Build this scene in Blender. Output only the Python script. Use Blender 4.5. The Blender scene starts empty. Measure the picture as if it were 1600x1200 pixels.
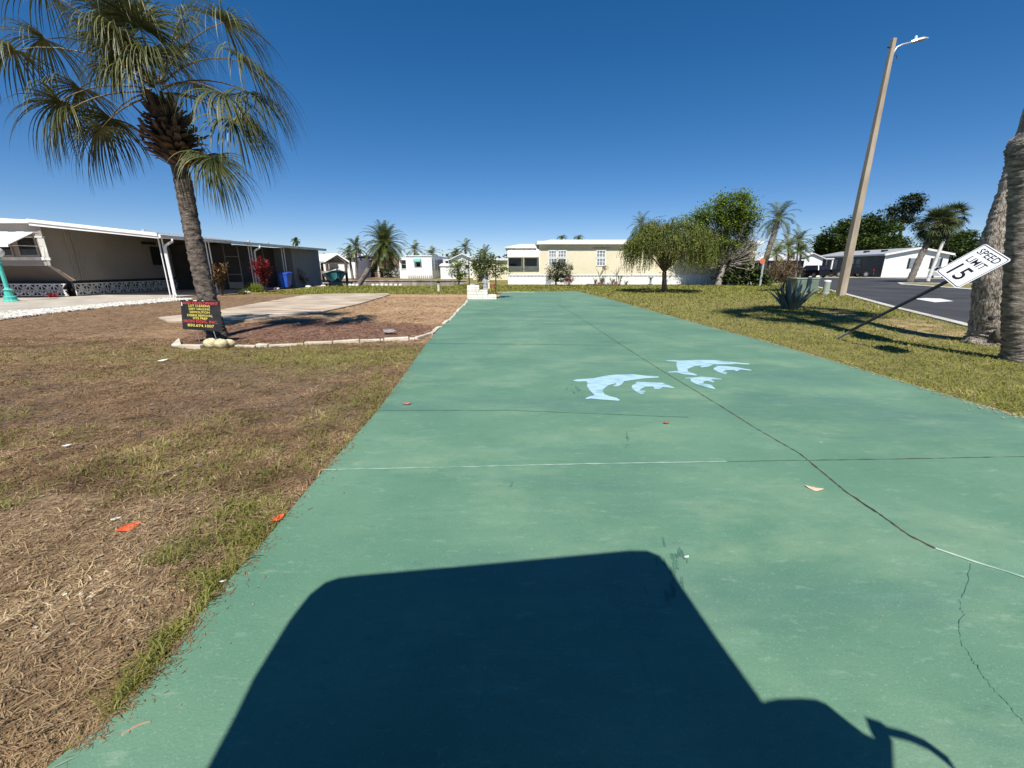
import bpy, math, random
import numpy as np
from mathutils import Vector, Matrix

# ------------------------------------------------------------------ camera, sky, sun, exposure
SC = bpy.context.scene
F, HZ, H = 650.0, 418.0, 1.4                     # focal length in photo pixels, horizon row, eye height (m)
PITCH = math.atan((600 - HZ) / F)
CP, SP = math.cos(PITCH), math.sin(PITCH)
SUN_AZ, SUN_EL = math.radians(5.0), math.radians(54)   # shadows fall 5 deg right of straight ahead
cam = bpy.data.cameras.new("camera"); camo = bpy.data.objects.new("camera", cam)
SC.collection.objects.link(camo); SC.camera = camo
cam.sensor_width = 36; cam.lens = F / 1600 * 36; cam.clip_end = 3000; cam.clip_start = 0.02
camo.location = (0, 0, H); camo.rotation_euler = (math.pi / 2 - PITCH, 0, 0)

W = bpy.data.worlds.new("World"); SC.world = W; W.use_nodes = True
nt = W.node_tree; bg = nt.nodes['Background']
sky = nt.nodes.new('ShaderNodeTexSky'); sky.sky_type = 'NISHITA'; sky.sun_disc = False
sky.sun_elevation = SUN_EL; sky.sun_rotation = math.pi + SUN_AZ
sky.air_density = 0.7; sky.dust_density = 0.0; sky.ozone_density = 3.0; sky.altitude = 0
hs = nt.nodes.new('ShaderNodeHueSaturation'); hs.inputs['Saturation'].default_value = 1.34
nt.links.new(sky.outputs[0], hs.inputs['Color']); tn = nt.nodes.new('ShaderNodeVectorMath'); tn.operation = 'MULTIPLY'; tn.inputs[1].default_value = (1.03, .975, 1.08)
nt.links.new(hs.outputs[0], tn.inputs[0]); gm = nt.nodes.new('ShaderNodeGamma'); gm.inputs[1].default_value = .88; nt.links.new(tn.outputs[0], gm.inputs[0]); nt.links.new(gm.outputs[0], bg.inputs[0]); bg.inputs[1].default_value = 0.088
sl = bpy.data.lights.new("sun", 'SUN'); sl.energy = 4.8; sl.angle = math.radians(0.53); sl.color = (1, 0.95, 0.87)
slo = bpy.data.objects.new("sun", sl); SC.collection.objects.link(slo)
SDIR = Vector((math.sin(SUN_AZ) * math.cos(SUN_EL), math.cos(SUN_AZ) * math.cos(SUN_EL), -math.sin(SUN_EL)))
slo.rotation_euler = SDIR.to_track_quat('-Z', 'Y').to_euler()
SC.view_settings.view_transform = 'Standard'; SC.view_settings.look = 'None'
SC.view_settings.exposure = 0.5; SC.view_settings.gamma = 1; SC.view_settings.use_curve_mapping = False
SC.cycles.max_bounces = 6; SC.cycles.transparent_max_bounces = 8

# ------------------------------------------------------------------ survey helpers: photo readings -> metres
def ray(px, py):
    a, b = (px - 800) / F, -(py - 600) / F
    return Vector((a, CP + b * SP, -SP + b * CP))
def gp(px, py, z=0.0):
    d = ray(px, py); t = (z - H) / d.z
    return Vector((d.x * t, d.y * t, z))
def pl(px, py, Y):
    d = ray(px, py); t = Y / d.y
    return Vector((d.x * t, Y, H + d.z * t))
def proj(X, Y, Z):
    u = Z - H; zc = Y * CP - u * SP
    return 800 + F * X / zc, 600 - F * (u * CP + Y * SP) / zc

# ------------------------------------------------------------------ mesh builder
class MB:
    def __init__(s): s.v = []; s.f = []; s.M = None
    def add(s, vs, fs):
        n = len(s.v)
        if s.M is not None: vs = [s.M @ Vector(p) for p in vs]
        s.v.extend([tuple(p) for p in vs]); s.f.extend([tuple(i + n for i in f) for f in fs])
    def box(s, x0, x1, y0, y1, z0, z1):
        s.add([(x0,y0,z0),(x1,y0,z0),(x1,y1,z0),(x0,y1,z0),(x0,y0,z1),(x1,y0,z1),(x1,y1,z1),(x0,y1,z1)],
              [(0,3,2,1),(4,5,6,7),(0,1,5,4),(1,2,6,5),(2,3,7,6),(3,0,4,7)])
    def hexa(s, p):  # 8 points, bottom 4 then top 4
        s.add(p, [(0,3,2,1),(4,5,6,7),(0,1,5,4),(1,2,6,5),(2,3,7,6),(3,0,4,7)])
    def poly(s, pts): s.add(pts, [tuple(range(len(pts)))])
    def slab(s, pts, t, d=(0, 0, 1)):  # polygon extruded by t along d
        d = Vector(d); n = len(pts); a = [Vector(p) for p in pts]; b = [p + d * t for p in a]
        s.add(a + b, [tuple(range(n))[::-1], tuple(range(n, 2 * n))] + [(i, (i + 1) % n, n + (i + 1) % n, n + i) for i in range(n)])
    def tube(s, pts, rad, n=8, cap=True, flat=1.0):
        pts = [Vector(p) for p in pts]; m = len(pts)
        if not hasattr(rad, '__len__'): rad = [rad] * m
        t0 = (pts[1] - pts[0]).normalized()
        ref = Vector((1, 0, 0)) if abs(t0.x) < 0.8 else Vector((0, 1, 0))
        vs = []
        for i, p in enumerate(pts):
            t = (pts[min(i + 1, m - 1)] - pts[max(i - 1, 0)]).normalized()
            a = t.cross(ref).normalized(); b = t.cross(a).normalized()
            r = rad[i]
            for k in range(n):
                w = 2 * math.pi * k / n
                vs.append(p + a * (r * math.cos(w)) + b * (r * math.sin(w) * flat))
        fs = [(i * n + k, i * n + (k + 1) % n, (i + 1) * n + (k + 1) % n, (i + 1) * n + k) for i in range(m - 1) for k in range(n)]
        if cap: fs += [tuple(range(n))[::-1], tuple(range((m - 1) * n, m * n))]
        s.add(vs, fs)
    def bar(s, a, b, w, h=None, up=(0, 0, 1)):
        a, b = Vector(a), Vector(b); h = h or w; t = (b - a).normalized(); up = Vector(up)
        if abs(t.dot(up)) > 0.95: up = Vector((0, 1, 0))
        x = t.cross(up).normalized() * (w / 2); y = x.cross(t).normalized() * (h / 2)
        s.hexa([a - x - y, a + x - y, b + x - y, b - x - y, a - x + y, a + x + y, b + x + y, b - x + y])
    def lathe(s, prof, c=(0, 0, 0), n=16):
        vs = [(c[0] + r * math.cos(2 * math.pi * k / n), c[1] + r * math.sin(2 * math.pi * k / n), c[2] + z) for r, z in prof for k in range(n)]
        m = len(prof)
        fs = [(i * n + k, i * n + (k + 1) % n, (i + 1) * n + (k + 1) % n, (i + 1) * n + k) for i in range(m - 1) for k in range(n)]
        fs += [tuple(range(n))[::-1], tuple(range((m - 1) * n, m * n))]
        s.add(vs, fs)
    def blob(s, c, r, n=8, m=6, rng=None, jit=0.0):
        vs = []; fs = []
        for i in range(m + 1):
            th = math.pi * i / m
            for k in range(n):
                ph = 2 * math.pi * k / n; j = 1 + (rng.uniform(-jit, jit) if rng else 0)
                vs.append((c[0] + r[0] * math.sin(th) * math.cos(ph) * j, c[1] + r[1] * math.sin(th) * math.sin(ph) * j, c[2] + r[2] * math.cos(th) * j))
        for i in range(m):
            for k in range(n): fs.append((i * n + k, (i + 1) * n + k, (i + 1) * n + (k + 1) % n, i * n + (k + 1) % n))
        s.add(vs, fs)
    def corrugated(s, p0, p1, z0, z1, pitch=0.2, depth=0.02):  # ribbed sheet wall; z1 may be (za, zb)
        p0, p1 = Vector(p0), Vector(p1); L = (p1 - p0).length; t = (p1 - p0) / L; nrm = Vector((t.y, -t.x, 0))
        za, zb = z1 if isinstance(z1, tuple) else (z1, z1)
        n = max(1, int(L / pitch)); us = []
        for i in range(n):
            for q, d in ((0.0, 0), (0.12, 1), (0.5, 1), (0.62, 0)): us.append(((i + q) * L / n, d))
        us.append((L, 0)); vs = []
        for u, d in us:
            b = p0 + t * u + nrm * (d * depth); vs += [(b.x, b.y, z0), (b.x, b.y, za + (zb - za) * u / L)]
        s.add(vs, [(2 * i, 2 * i + 2, 2 * i + 3, 2 * i + 1) for i in range(len(us) - 1)])
    def build(s, name, mat, parent=None, smooth=False, bevel=0, loc=None):
        me = bpy.data.meshes.new(name)
        o = bpy.data.objects.new(name, me); SC.collection.objects.link(o)
        if parent is not None:
            org = Vector(parent['_o']); o.parent = parent; o['_o'] = list(org)
        else:
            if loc is None:
                a = np.array(s.v); loc = (a[:, 0].mean(), a[:, 1].mean(), a[:, 2].min())
            org = Vector(loc); o.location = org; o['_o'] = list(org)
        v = np.array(s.v, dtype=float) - np.array(org)
        me.from_pydata(v.tolist(), [], s.f); me.materials.append(mat)
        if smooth: me.polygons.foreach_set('use_smooth', [True] * len(me.polygons))
        if bevel:
            b = o.modifiers.new('bevel', 'BEVEL'); b.width = bevel; b.segments = 2; b.limit_method = 'ANGLE'
        return o

def thing(name, label, cat, loc, group=None):
    o = bpy.data.objects.new(name, None); SC.collection.objects.link(o); o.location = loc
    o.empty_display_size = 0.1; o['_o'] = list(loc); o['label'] = label; o['category'] = cat
    if group: o['group'] = group
    return o
def tag(o, label, cat, group=None):
    o['label'] = label; o['category'] = cat
    if group: o['group'] = group
    return o
def struct(o, kind='structure', label=None, cat=None):
    o['kind'] = kind
    if label: o['label'] = label
    if cat: o['category'] = cat
    return o

# ------------------------------------------------------------------ materials
def N(nt, t, **k):
    n = nt.nodes.new(t)
    for a, b in k.items(): setattr(n, a, b)
    return n
def base_mat(name):
    m = bpy.data.materials.new(name); m.use_nodes = True
    return m, m.node_tree, m.node_tree.nodes['Principled BSDF']
def mat(name, c1, c2=None, scale=3.0, rough=0.6, bump=0.0, bscale=None, metal=0.0, stretch=(1, 1, 1), spec=0.5, detail=6, lo=0.35, hi=0.65, dist=0.02):
    m, nt, p = base_mat(name); c2 = c2 or tuple(min(1, x * 1.18) for x in c1)
    tc = N(nt, 'ShaderNodeTexCoord'); mp = N(nt, 'ShaderNodeMapping'); mp.inputs['Scale'].default_value = stretch
    nt.links.new(tc.outputs['Object'], mp.inputs[0])
    no = N(nt, 'ShaderNodeTexNoise'); no.inputs['Scale'].default_value = scale; no.inputs['Detail'].default_value = detail
    nt.links.new(mp.outputs[0], no.inputs['Vector'])
    cr = N(nt, 'ShaderNodeValToRGB'); cr.color_ramp.elements[0].position = lo; cr.color_ramp.elements[1].position = hi
    cr.color_ramp.elements[0].color = (*c1, 1); cr.color_ramp.elements[1].color = (*c2, 1)
    nt.links.new(no.outputs['Fac'], cr.inputs[0]); nt.links.new(cr.outputs[0], p.inputs['Base Color'])
    p.inputs['Roughness'].default_value = rough; p.inputs['Metallic'].default_value = metal
    p.inputs['Specular IOR Level'].default_value = spec
    if bump:
        nb = N(nt, 'ShaderNodeTexNoise'); nb.inputs['Scale'].default_value = bscale or scale * 6; nb.inputs['Detail'].default_value = 5
        nt.links.new(mp.outputs[0], nb.inputs['Vector'])
        bu = N(nt, 'ShaderNodeBump'); bu.inputs['Strength'].default_value = bump; bu.inputs['Distance'].default_value = dist
        nt.links.new(nb.outputs['Fac'], bu.inputs['Height']); nt.links.new(bu.outputs[0], p.inputs['Normal'])
    return m
def leaf_mat(name, c1, c2, c3=None, trans=0.25, rough=0.5, spec=0.25, clump=2.2):
    m, nt, p = base_mat(name)
    g = N(nt, 'ShaderNodeNewGeometry'); cr = N(nt, 'ShaderNodeValToRGB')
    cr.color_ramp.elements[0].color = (*c1, 1); cr.color_ramp.elements[1].color = (*c2, 1)
    if c3: e = cr.color_ramp.elements.new(0.85); e.color = (*c2, 1); cr.color_ramp.elements[2].color = (*c3, 1)
    tc = N(nt, 'ShaderNodeTexCoord'); no = N(nt, 'ShaderNodeTexNoise'); no.inputs['Scale'].default_value = clump; no.inputs['Detail'].default_value = 4; nt.links.new(tc.outputs['Object'], no.inputs['Vector'])
    m1 = N(nt, 'ShaderNodeMapRange'); m1.inputs[1].default_value = .34; m1.inputs[2].default_value = .66; m1.inputs[3].default_value = 0; m1.inputs[4].default_value = .55; nt.links.new(no.outputs[0], m1.inputs[0])
    m2 = N(nt, 'ShaderNodeMath', operation='MULTIPLY_ADD'); m2.inputs[1].default_value = .45; nt.links.new(g.outputs['Random Per Island'], m2.inputs[0]); nt.links.new(m1.outputs[0], m2.inputs[2]); nt.links.new(m2.outputs[0], cr.inputs[0]); nt.links.new(cr.outputs[0], p.inputs['Base Color'])
    p.inputs['Roughness'].default_value = rough; p.inputs['Specular IOR Level'].default_value = spec
    tr = N(nt, 'ShaderNodeBsdfTranslucent'); nt.links.new(cr.outputs[0], tr.inputs[0])
    mx = N(nt, 'ShaderNodeMixShader'); mx.inputs[0].default_value = trans
    out = nt.nodes['Material Output']
    nt.links.new(p.outputs[0], mx.inputs[1]); nt.links.new(tr.outputs[0], mx.inputs[2]); nt.links.new(mx.outputs[0], out.inputs[0])
    return m

M = {}
M['white'] = mat('white_paint', (0.72, 0.72, 0.70), (0.80, 0.80, 0.78), 2, 0.45, 0.05)
M['white_dirty'] = mat('weathered_white', (0.55, 0.54, 0.50), (0.78, 0.78, 0.75), 3, 0.55, 0.1)
M['cream'] = mat('cream_siding', (0.66, 0.60, 0.43), (0.73, 0.67, 0.50), 0.6, 0.6)
M['roof_white'] = mat('coated_roof', (0.55, 0.56, 0.57), (0.80, 0.80, 0.80), 1.2, 0.5, 0.2, 8, stretch=(1, 3, 1))
M['grey_siding'] = mat('taupe_siding', (0.22, 0.20, 0.18), (0.26, 0.235, 0.21), 0.8, 0.6)
M['grey_siding2'] = mat('slate_siding', (0.17, 0.17, 0.18), (0.20, 0.20, 0.21), 0.8, 0.6)
M['taupe_light'] = mat('pale_taupe', (0.30, 0.27, 0.24), (0.34, 0.31, 0.28), 1, 0.6)
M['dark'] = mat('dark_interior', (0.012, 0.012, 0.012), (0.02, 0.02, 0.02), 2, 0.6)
M['glass'] = mat('window_glass', (0.008, 0.01, 0.012), (0.022, 0.025, 0.03), 2.5, 0.05, spec=0.35)
M['blind_glass'] = mat('window_with_blinds', (0.10, 0.13, 0.17), (0.28, 0.32, 0.36), 7, 0.1, stretch=(0.2, 0.2, 3))
M['concrete'] = mat('concrete', (0.36, 0.32, 0.26), (0.48, 0.435, 0.365), 1.3, 0.85, 0.3, 40)
M['pole_conc'] = mat('pole_concrete', (0.27, 0.22, 0.16), (0.40, 0.34, 0.255), 4, 0.85, 0.3, 40, stretch=(1, 1, 0.2))
M['kerb'] = mat('kerb_concrete', (0.38, 0.36, 0.32), (0.56, 0.54, 0.49), 2, 0.85, 0.3, 30)
M['asphalt'] = mat('asphalt', (0.038, 0.038, 0.040), (0.068, 0.067, 0.068), 0.35, 0.75, 0.4, 90, detail=10, spec=0.3)
M['pad'] = mat('old_concrete_pad', (0.27, 0.205, 0.14), (0.56, 0.47, 0.36), 1.6, 0.9, 0.4, 25, stretch=(0.5, 1.6, 1), detail=10)
M['paintline'] = mat('road_paint', (0.6, 0.6, 0.57), (0.75, 0.75, 0.72), 5, 0.6)
M['dolphin'] = mat('pale_blue_paint', (0.20, 0.36, 0.42), (0.36, 0.54, 0.62), 7, 0.6, 0.4, 90, detail=14, lo=.36, hi=.5, stretch=(.6, 1.6, 1), dist=.004)
M['turquoise'] = mat('turquoise_paint', (0.06, 0.40, 0.33), (0.10, 0.50, 0.42), 5, 0.45)
M['globe'] = mat('milk_glass', (0.75, 0.74, 0.70), (0.80, 0.79, 0.75), 2, 0.3)
M['blue_bin'] = mat('blue_plastic', (0.015, 0.07, 0.42), (0.025, 0.10, 0.50), 4, 0.4)
M['black'] = mat('black_paint', (0.012, 0.012, 0.014), (0.03, 0.03, 0.03), 9, 0.45)
M['iron'] = mat('wrought_iron', (0.01, 0.01, 0.01), (0.03, 0.025, 0.02), 12, 0.5)
M['alu'] = mat('galvanised_metal', (0.45, 0.47, 0.49), (0.62, 0.64, 0.66), 6, 0.4, metal=0.5)
M['sign_white'] = mat('sign_sheeting', (0.74, 0.76, 0.78), (0.80, 0.81, 0.82), 3, 0.35)
M['sign_black'] = mat('sign_legend_black', (0.012, 0.012, 0.013), (0.018, 0.018, 0.02), 3, 0.4)
M['coroplast'] = mat('black_sign_board', (0.012, 0.013, 0.015), (0.03, 0.03, 0.03), 6, 0.5)
M['red_ink'] = mat('red_lettering', (0.62, 0.04, 0.05), (0.75, 0.09, 0.09), 40, 0.5)
M['yellow_ink'] = mat('yellow_lettering', (0.75, 0.60, 0.06), (0.85, 0.74, 0.20), 40, 0.5)
M['util_green'] = mat('utility_green', (0.12, 0.17, 0.13), (0.16, 0.21, 0.165), 3, 0.5)
M['util_pale'] = mat('faded_green', (0.24, 0.30, 0.24), (0.33, 0.38, 0.31), 5, 0.6, stretch=(1, 1, 0.2))
M['orange'] = mat('faded_orange', (0.50, 0.12, 0.06), (0.60, 0.18, 0.10), 5, 0.5)
M['brick_white'] = mat('painted_block', (0.66, 0.64, 0.56), (0.80, 0.78, 0.70), 4, 0.7, 0.3, 30)
M['mortar'] = mat('mortar', (0.25, 0.23, 0.20), (0.35, 0.33, 0.29), 9, 0.9)
M['stone_grey'] = mat('cast_stone', (0.25, 0.25, 0.24), (0.38, 0.38, 0.36), 20, 0.8)
M['stone_yellow'] = mat('lichen_stone', (0.42, 0.34, 0.18), (0.66, 0.57, 0.36), 14, 0.85, 0.5, 40)
M['edging'] = mat('edging_stone', (0.42, 0.36, 0.27), (0.62, 0.56, 0.46), 4, 0.85, 0.4, 30)
M['pebble'] = mat('white_gravel', (0.50, 0.47, 0.40), (0.78, 0.75, 0.68), 12, 0.85)
M['hull'] = mat('teal_hull', (0.03, 0.16, 0.17), (0.06, 0.26, 0.27), 2, 0.25)
M['brown_wood'] = mat('brown_timber', (0.07, 0.045, 0.03), (0.12, 0.08, 0.05), 4, 0.8)
M['seawall'] = mat('seawall_concrete', (0.16, 0.13, 0.10), (0.42, 0.37, 0.30), 1.2, 0.9, 0.4, 12, stretch=(1, 1, 0.4))
M['shingle'] = mat('grey_shingle', (0.26, 0.27, 0.29), (0.36, 0.37, 0.39), 3, 0.8, 0.3, 30)
M['slate_blue'] = mat('dark_slate_siding', (0.075, 0.08, 0.09), (0.10, 0.105, 0.115), 1, 0.6)
M['truck'] = mat('black_car_paint', (0.006, 0.006, 0.008), (0.010, 0.010, 0.012), 3, 0.25, spec=0.35)
M['tyre'] = mat('tyre_rubber', (0.015, 0.015, 0.015), (0.025, 0.025, 0.025), 9, 0.8)
M['rim'] = mat('wheel_rim', (0.4, 0.4, 0.42), (0.55, 0.55, 0.56), 9, 0.3, metal=0.8)
M['red_lens'] = mat('red_lens', (0.40, 0.01, 0.01), (0.5, 0.02, 0.02), 5, 0.2)
M['teal_awn'] = mat('teal_awning', (0.10, 0.36, 0.30), (0.14, 0.44, 0.37), 4, 0.6)
M['terracotta'] = mat('terracotta_pot', (0.35, 0.12, 0.06), (0.45, 0.17, 0.09), 7, 0.8)
M['bark_palm'] = mat('palm_bark', (0.085, 0.072, 0.06), (0.30, 0.26, 0.22), 7, 0.95, 1.0, 22, stretch=(1, 1, 3.5), detail=8, dist=0.03)
M['bark_pale'] = mat('pale_fibrous_bark', (0.14, 0.11, 0.085), (0.54, 0.47, 0.39), 9, 0.95, 1.0, 18, stretch=(3, 3, 0.8), detail=10, dist=0.05)
M['bark'] = mat('bark', (0.06, 0.045, 0.035), (0.16, 0.13, 0.10), 6, 0.9, 0.6, 20, stretch=(2, 2, 0.5))
M['bark_grey'] = mat('grey_twigs', (0.16, 0.14, 0.12), (0.34, 0.31, 0.27), 6, 0.9, 0.3, 20)
M['boot'] = mat('dead_leaf_bases', (0.025, 0.017, 0.012), (0.21, 0.14, 0.10), 5, 0.9, 0.6, 25, stretch=(1, 1, 0.4))
M['fan_leaf'] = leaf_mat('fan_palm_leaf', (0.03, 0.04, 0.012), (0.15, 0.16, 0.055), (0.38, 0.35, 0.18), 0.22, 0.45)
M['fan_dark'] = leaf_mat('sabal_leaf', (0.035, 0.055, 0.02), (0.10, 0.125, 0.045), (0.22, 0.2, 0.09), 0.2)
M['petiole'] = mat('leaf_stalk', (0.10, 0.08, 0.03), (0.20, 0.15, 0.06), 5, 0.6)
M['pinnate'] = leaf_mat('feather_palm_leaf', (0.03, 0.055, 0.014), (0.12, 0.16, 0.04), (0.26, 0.24, 0.09), 0.25)
M['pinnate_dry'] = leaf_mat('dry_frond', (0.20, 0.13, 0.07), (0.42, 0.30, 0.18), None, 0.15, 0.8, 0.2)
M['areca'] = leaf_mat('yellow_green_frond', (0.06, 0.10, 0.02), (0.24, 0.25, 0.05), None, 0.3)
M['ficus'] = leaf_mat('green_leaf', (0.03, 0.065, 0.010), (0.27, 0.36, 0.05), (0.52, 0.58, 0.14), 0.35)
M['oak'] = leaf_mat('dark_leaf', (0.018, 0.035, 0.008), (0.09, 0.135, 0.028), None, 0.2)
M['pine'] = leaf_mat('pine_needle', (0.02, 0.035, 0.015), (0.06, 0.08, 0.035), None, 0.1)
M['weep'] = leaf_mat('weeping_leaf', (.022, .03, .008), (.19, .23, .045), (.44, .20, .06), 0.25)
M['dry_leaf'] = leaf_mat('brownish_leaf', (0.08, 0.05, 0.02), (0.24, 0.17, 0.09), (0.16, 0.18, 0.05), 0.2)
M['croton'] = leaf_mat('croton_leaf', (0.10, 0.012, 0.015), (0.38, 0.035, 0.04), (0.55, 0.22, 0.18), 0.25)
M['croton2'] = leaf_mat('mottled_leaf', (0.05, 0.05, 0.015), (0.26, 0.14, 0.05), (0.45, 0.25, 0.18), 0.25)
M['lime'] = leaf_mat('lime_blade', (0.12, 0.18, 0.02), (0.34, 0.38, 0.06), None, 0.3)
M['shrub'] = leaf_mat('shrub_leaf', (0.02, 0.035, 0.01), (0.09, 0.11, 0.03), (0.18, 0.06, 0.04), 0.2)
M['vine'] = leaf_mat('vine_leaf', (0.03, 0.06, 0.012), (0.19, 0.25, 0.045), (0.40, 0.34, 0.26), 0.3)
M['agave'] = mat('agave_blue', (0.07, 0.115, 0.115), (0.15, 0.21, 0.20), 5, 0.5, stretch=(1, 1, 0.3))
M['straw'] = leaf_mat('dead_grass', (0.16, 0.10, 0.05), (0.58, 0.44, 0.25), (0.80, 0.68, 0.45), 0.15, 0.8, 0.2)
M['straw_dark'] = leaf_mat('brown_thatch', (0.07, 0.04, 0.022), (0.34, 0.225, 0.125), (0.60, 0.45, 0.27), 0.1, 0.85, 0.1)
M['turf'] = leaf_mat('living_grass', (0.075, 0.09, 0.015), (0.27, 0.27, 0.055), (0.46, 0.40, 0.17), 0.3, 0.6, 0.3)
M['lawn'] = leaf_mat('lawn_blade', (0.09, 0.115, 0.018), (0.29, 0.29, 0.065), (0.58, 0.50, 0.26), 0.25, 0.7, 0.2)
M['litter'] = leaf_mat('fallen_leaf', (0.22, 0.14, 0.07), (0.58, 0.48, 0.33), (0.85, 0.81, 0.70), 0.1, 0.8)
M['red_leaf'] = mat('orange_red_leaf', (0.50, 0.06, 0.02), (0.72, 0.14, 0.04), 25, 0.5, 0.3, 60)
M['mulch'] = leaf_mat('wood_mulch', (0.09, 0.04, 0.028), (0.26, 0.14, 0.095), (0.50, 0.36, 0.26), 0.0, 0.9)
M['brown_plastic'] = mat('seat_vinyl', (0.5, 0.47, 0.42), (0.56, 0.53, 0.48), 5, 0.6)
M['water'] = mat('canal_water', (0.012, 0.02, 0.016), (0.02, 0.03, 0.024), 2, 0.05, 0.2, 3, spec=0.6)

# ------------------------------------------------------------------ numpy noise and outline helpers
def _h(ix, iy, s):
    n = (ix.astype(np.int64) * 374761393 + iy.astype(np.int64) * 668265263 + s * 1442695041) & 0xffffffff
    n = ((n ^ (n >> 13)) * 1274126177) & 0xffffffff
    return ((n ^ (n >> 16)) & 0xffff) / 65535.0
def vn(x, y, s=0):
    ix, iy = np.floor(x), np.floor(y); fx, fy = x - ix, y - iy
    fx = fx * fx * (3 - 2 * fx); fy = fy * fy * (3 - 2 * fy)
    a, b, c, d = _h(ix, iy, s), _h(ix + 1, iy, s), _h(ix, iy + 1, s), _h(ix + 1, iy + 1, s)
    return (a * (1 - fx) + b * fx) * (1 - fy) + (c * (1 - fx) + d * fx) * fy
def fbm(x, y, s=0, o=4):
    t = 0; a = 0.5; n = 0
    for i in range(o): t = t + a * vn(x * 2 ** i, y * 2 ** i, s + i * 17); n += a; a *= 0.55
    return t / n
def ss(a, b, x):
    t = np.clip((x - a) / (b - a), 0, 1); return t * t * (3 - 2 * t)
def inside(px, py, poly):
    r = np.zeros(px.shape, bool); n = len(poly)
    for i in range(n):
        x0, y0 = poly[i][0], poly[i][1]; x1, y1 = poly[(i + 1) % n][0], poly[(i + 1) % n][1]
        if y0 == y1: continue
        c = ((y0 > py) != (y1 > py)) & (px < (x1 - x0) * (py - y0) / (y1 - y0) + x0); r ^= c
    return r
def edge_dist(px, py, poly):
    d = np.full(px.shape, 1e9); n = len(poly)
    for i in range(n):
        ax, ay = poly[i][0], poly[i][1]; bx, by = poly[(i + 1) % n][0], poly[(i + 1) % n][1]
        L = (bx - ax) ** 2 + (by - ay) ** 2 + 1e-9
        t = np.clip(((px - ax) * (bx - ax) + (py - ay) * (by - ay)) / L, 0, 1)
        d = np.minimum(d, np.hypot(px - ax - t * (bx - ax), py - ay - t * (by - ay)))
    return d
def sdist(px, py, poly): return edge_dist(px, py, poly) * np.where(inside(px, py, poly), -1, 1)
def G2(*q): return [tuple(gp(x, y))[:2] for x, y in q]

# ------------------------------------------------------------------ plan of the site (metres)
SLAB_L = G2((83,1200),(167,1133),(233,1067),(267,1025),(312,967),(354,917),(417,846),(500,746),(590,645),(665,540),(690,510),(726,472),(736,468),(776,468),(786,457))
SLAB_R = G2((900,455),(960,470),(1060,498),(1125,516),(1200,536),(1300,565),(1415,600),(1600,655))
SLAB = [(-1.75, -4.5), (-1.5, 0.3)] + SLAB_L + SLAB_R + [(5.3, 2.0), (5.6, -4.5)]
PAD = G2((248,497),(262,503),(290,504),(345,505),(400,500),(500,489),(560,476),(610,461),(606,459),(540,459),(480,461),(400,475),(345,485),(290,493))
WALK = [(-24, 17.5)] + G2((0,489),(100,482),(180,474),(270,466.5)) + [(-16.2, 20.7), (-16.2, 31.0), (-21.5, 31.0), (-21.6, 20.9), (-22.3, 20.0), (-24, 19.6)]
GRAV = G2((-60,512),(0,500),(90,489),(170,480),(250,473),(300,468)) + G2((270,466.7),(180,474.5),(100,482.5),(0,489.5),(-60,492))
MULCH = G2((262,541),(340,540),(450,536),(600,531),(650,529),(680,517),(690,508),(640,504),(560,503),(480,500),(420,502),(380,506),(350,512),(300,520))
KN = [(4.6, -4.0), (8.2, 4.0)] + G2((1514,505),(1407,480),(1322,458),(1277,447)) + [(28, 43), (33, 55), (36, 66)]
KF = [(14, -2), (18.9, 7.8), (26, 20.3), (30.1, 27.5), (33.6, 37.0), (36.9, 41.0), (40.7, 39.0), (90, 27)]
KB = [(36, 66), (43, 65), (51, 63), (56.5, 56), (92, 42)]
ROAD = KN + KB[1:] + KF[::-1]
CANAL = (-60.0, -4.6, 33.2, 44.5)

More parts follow.
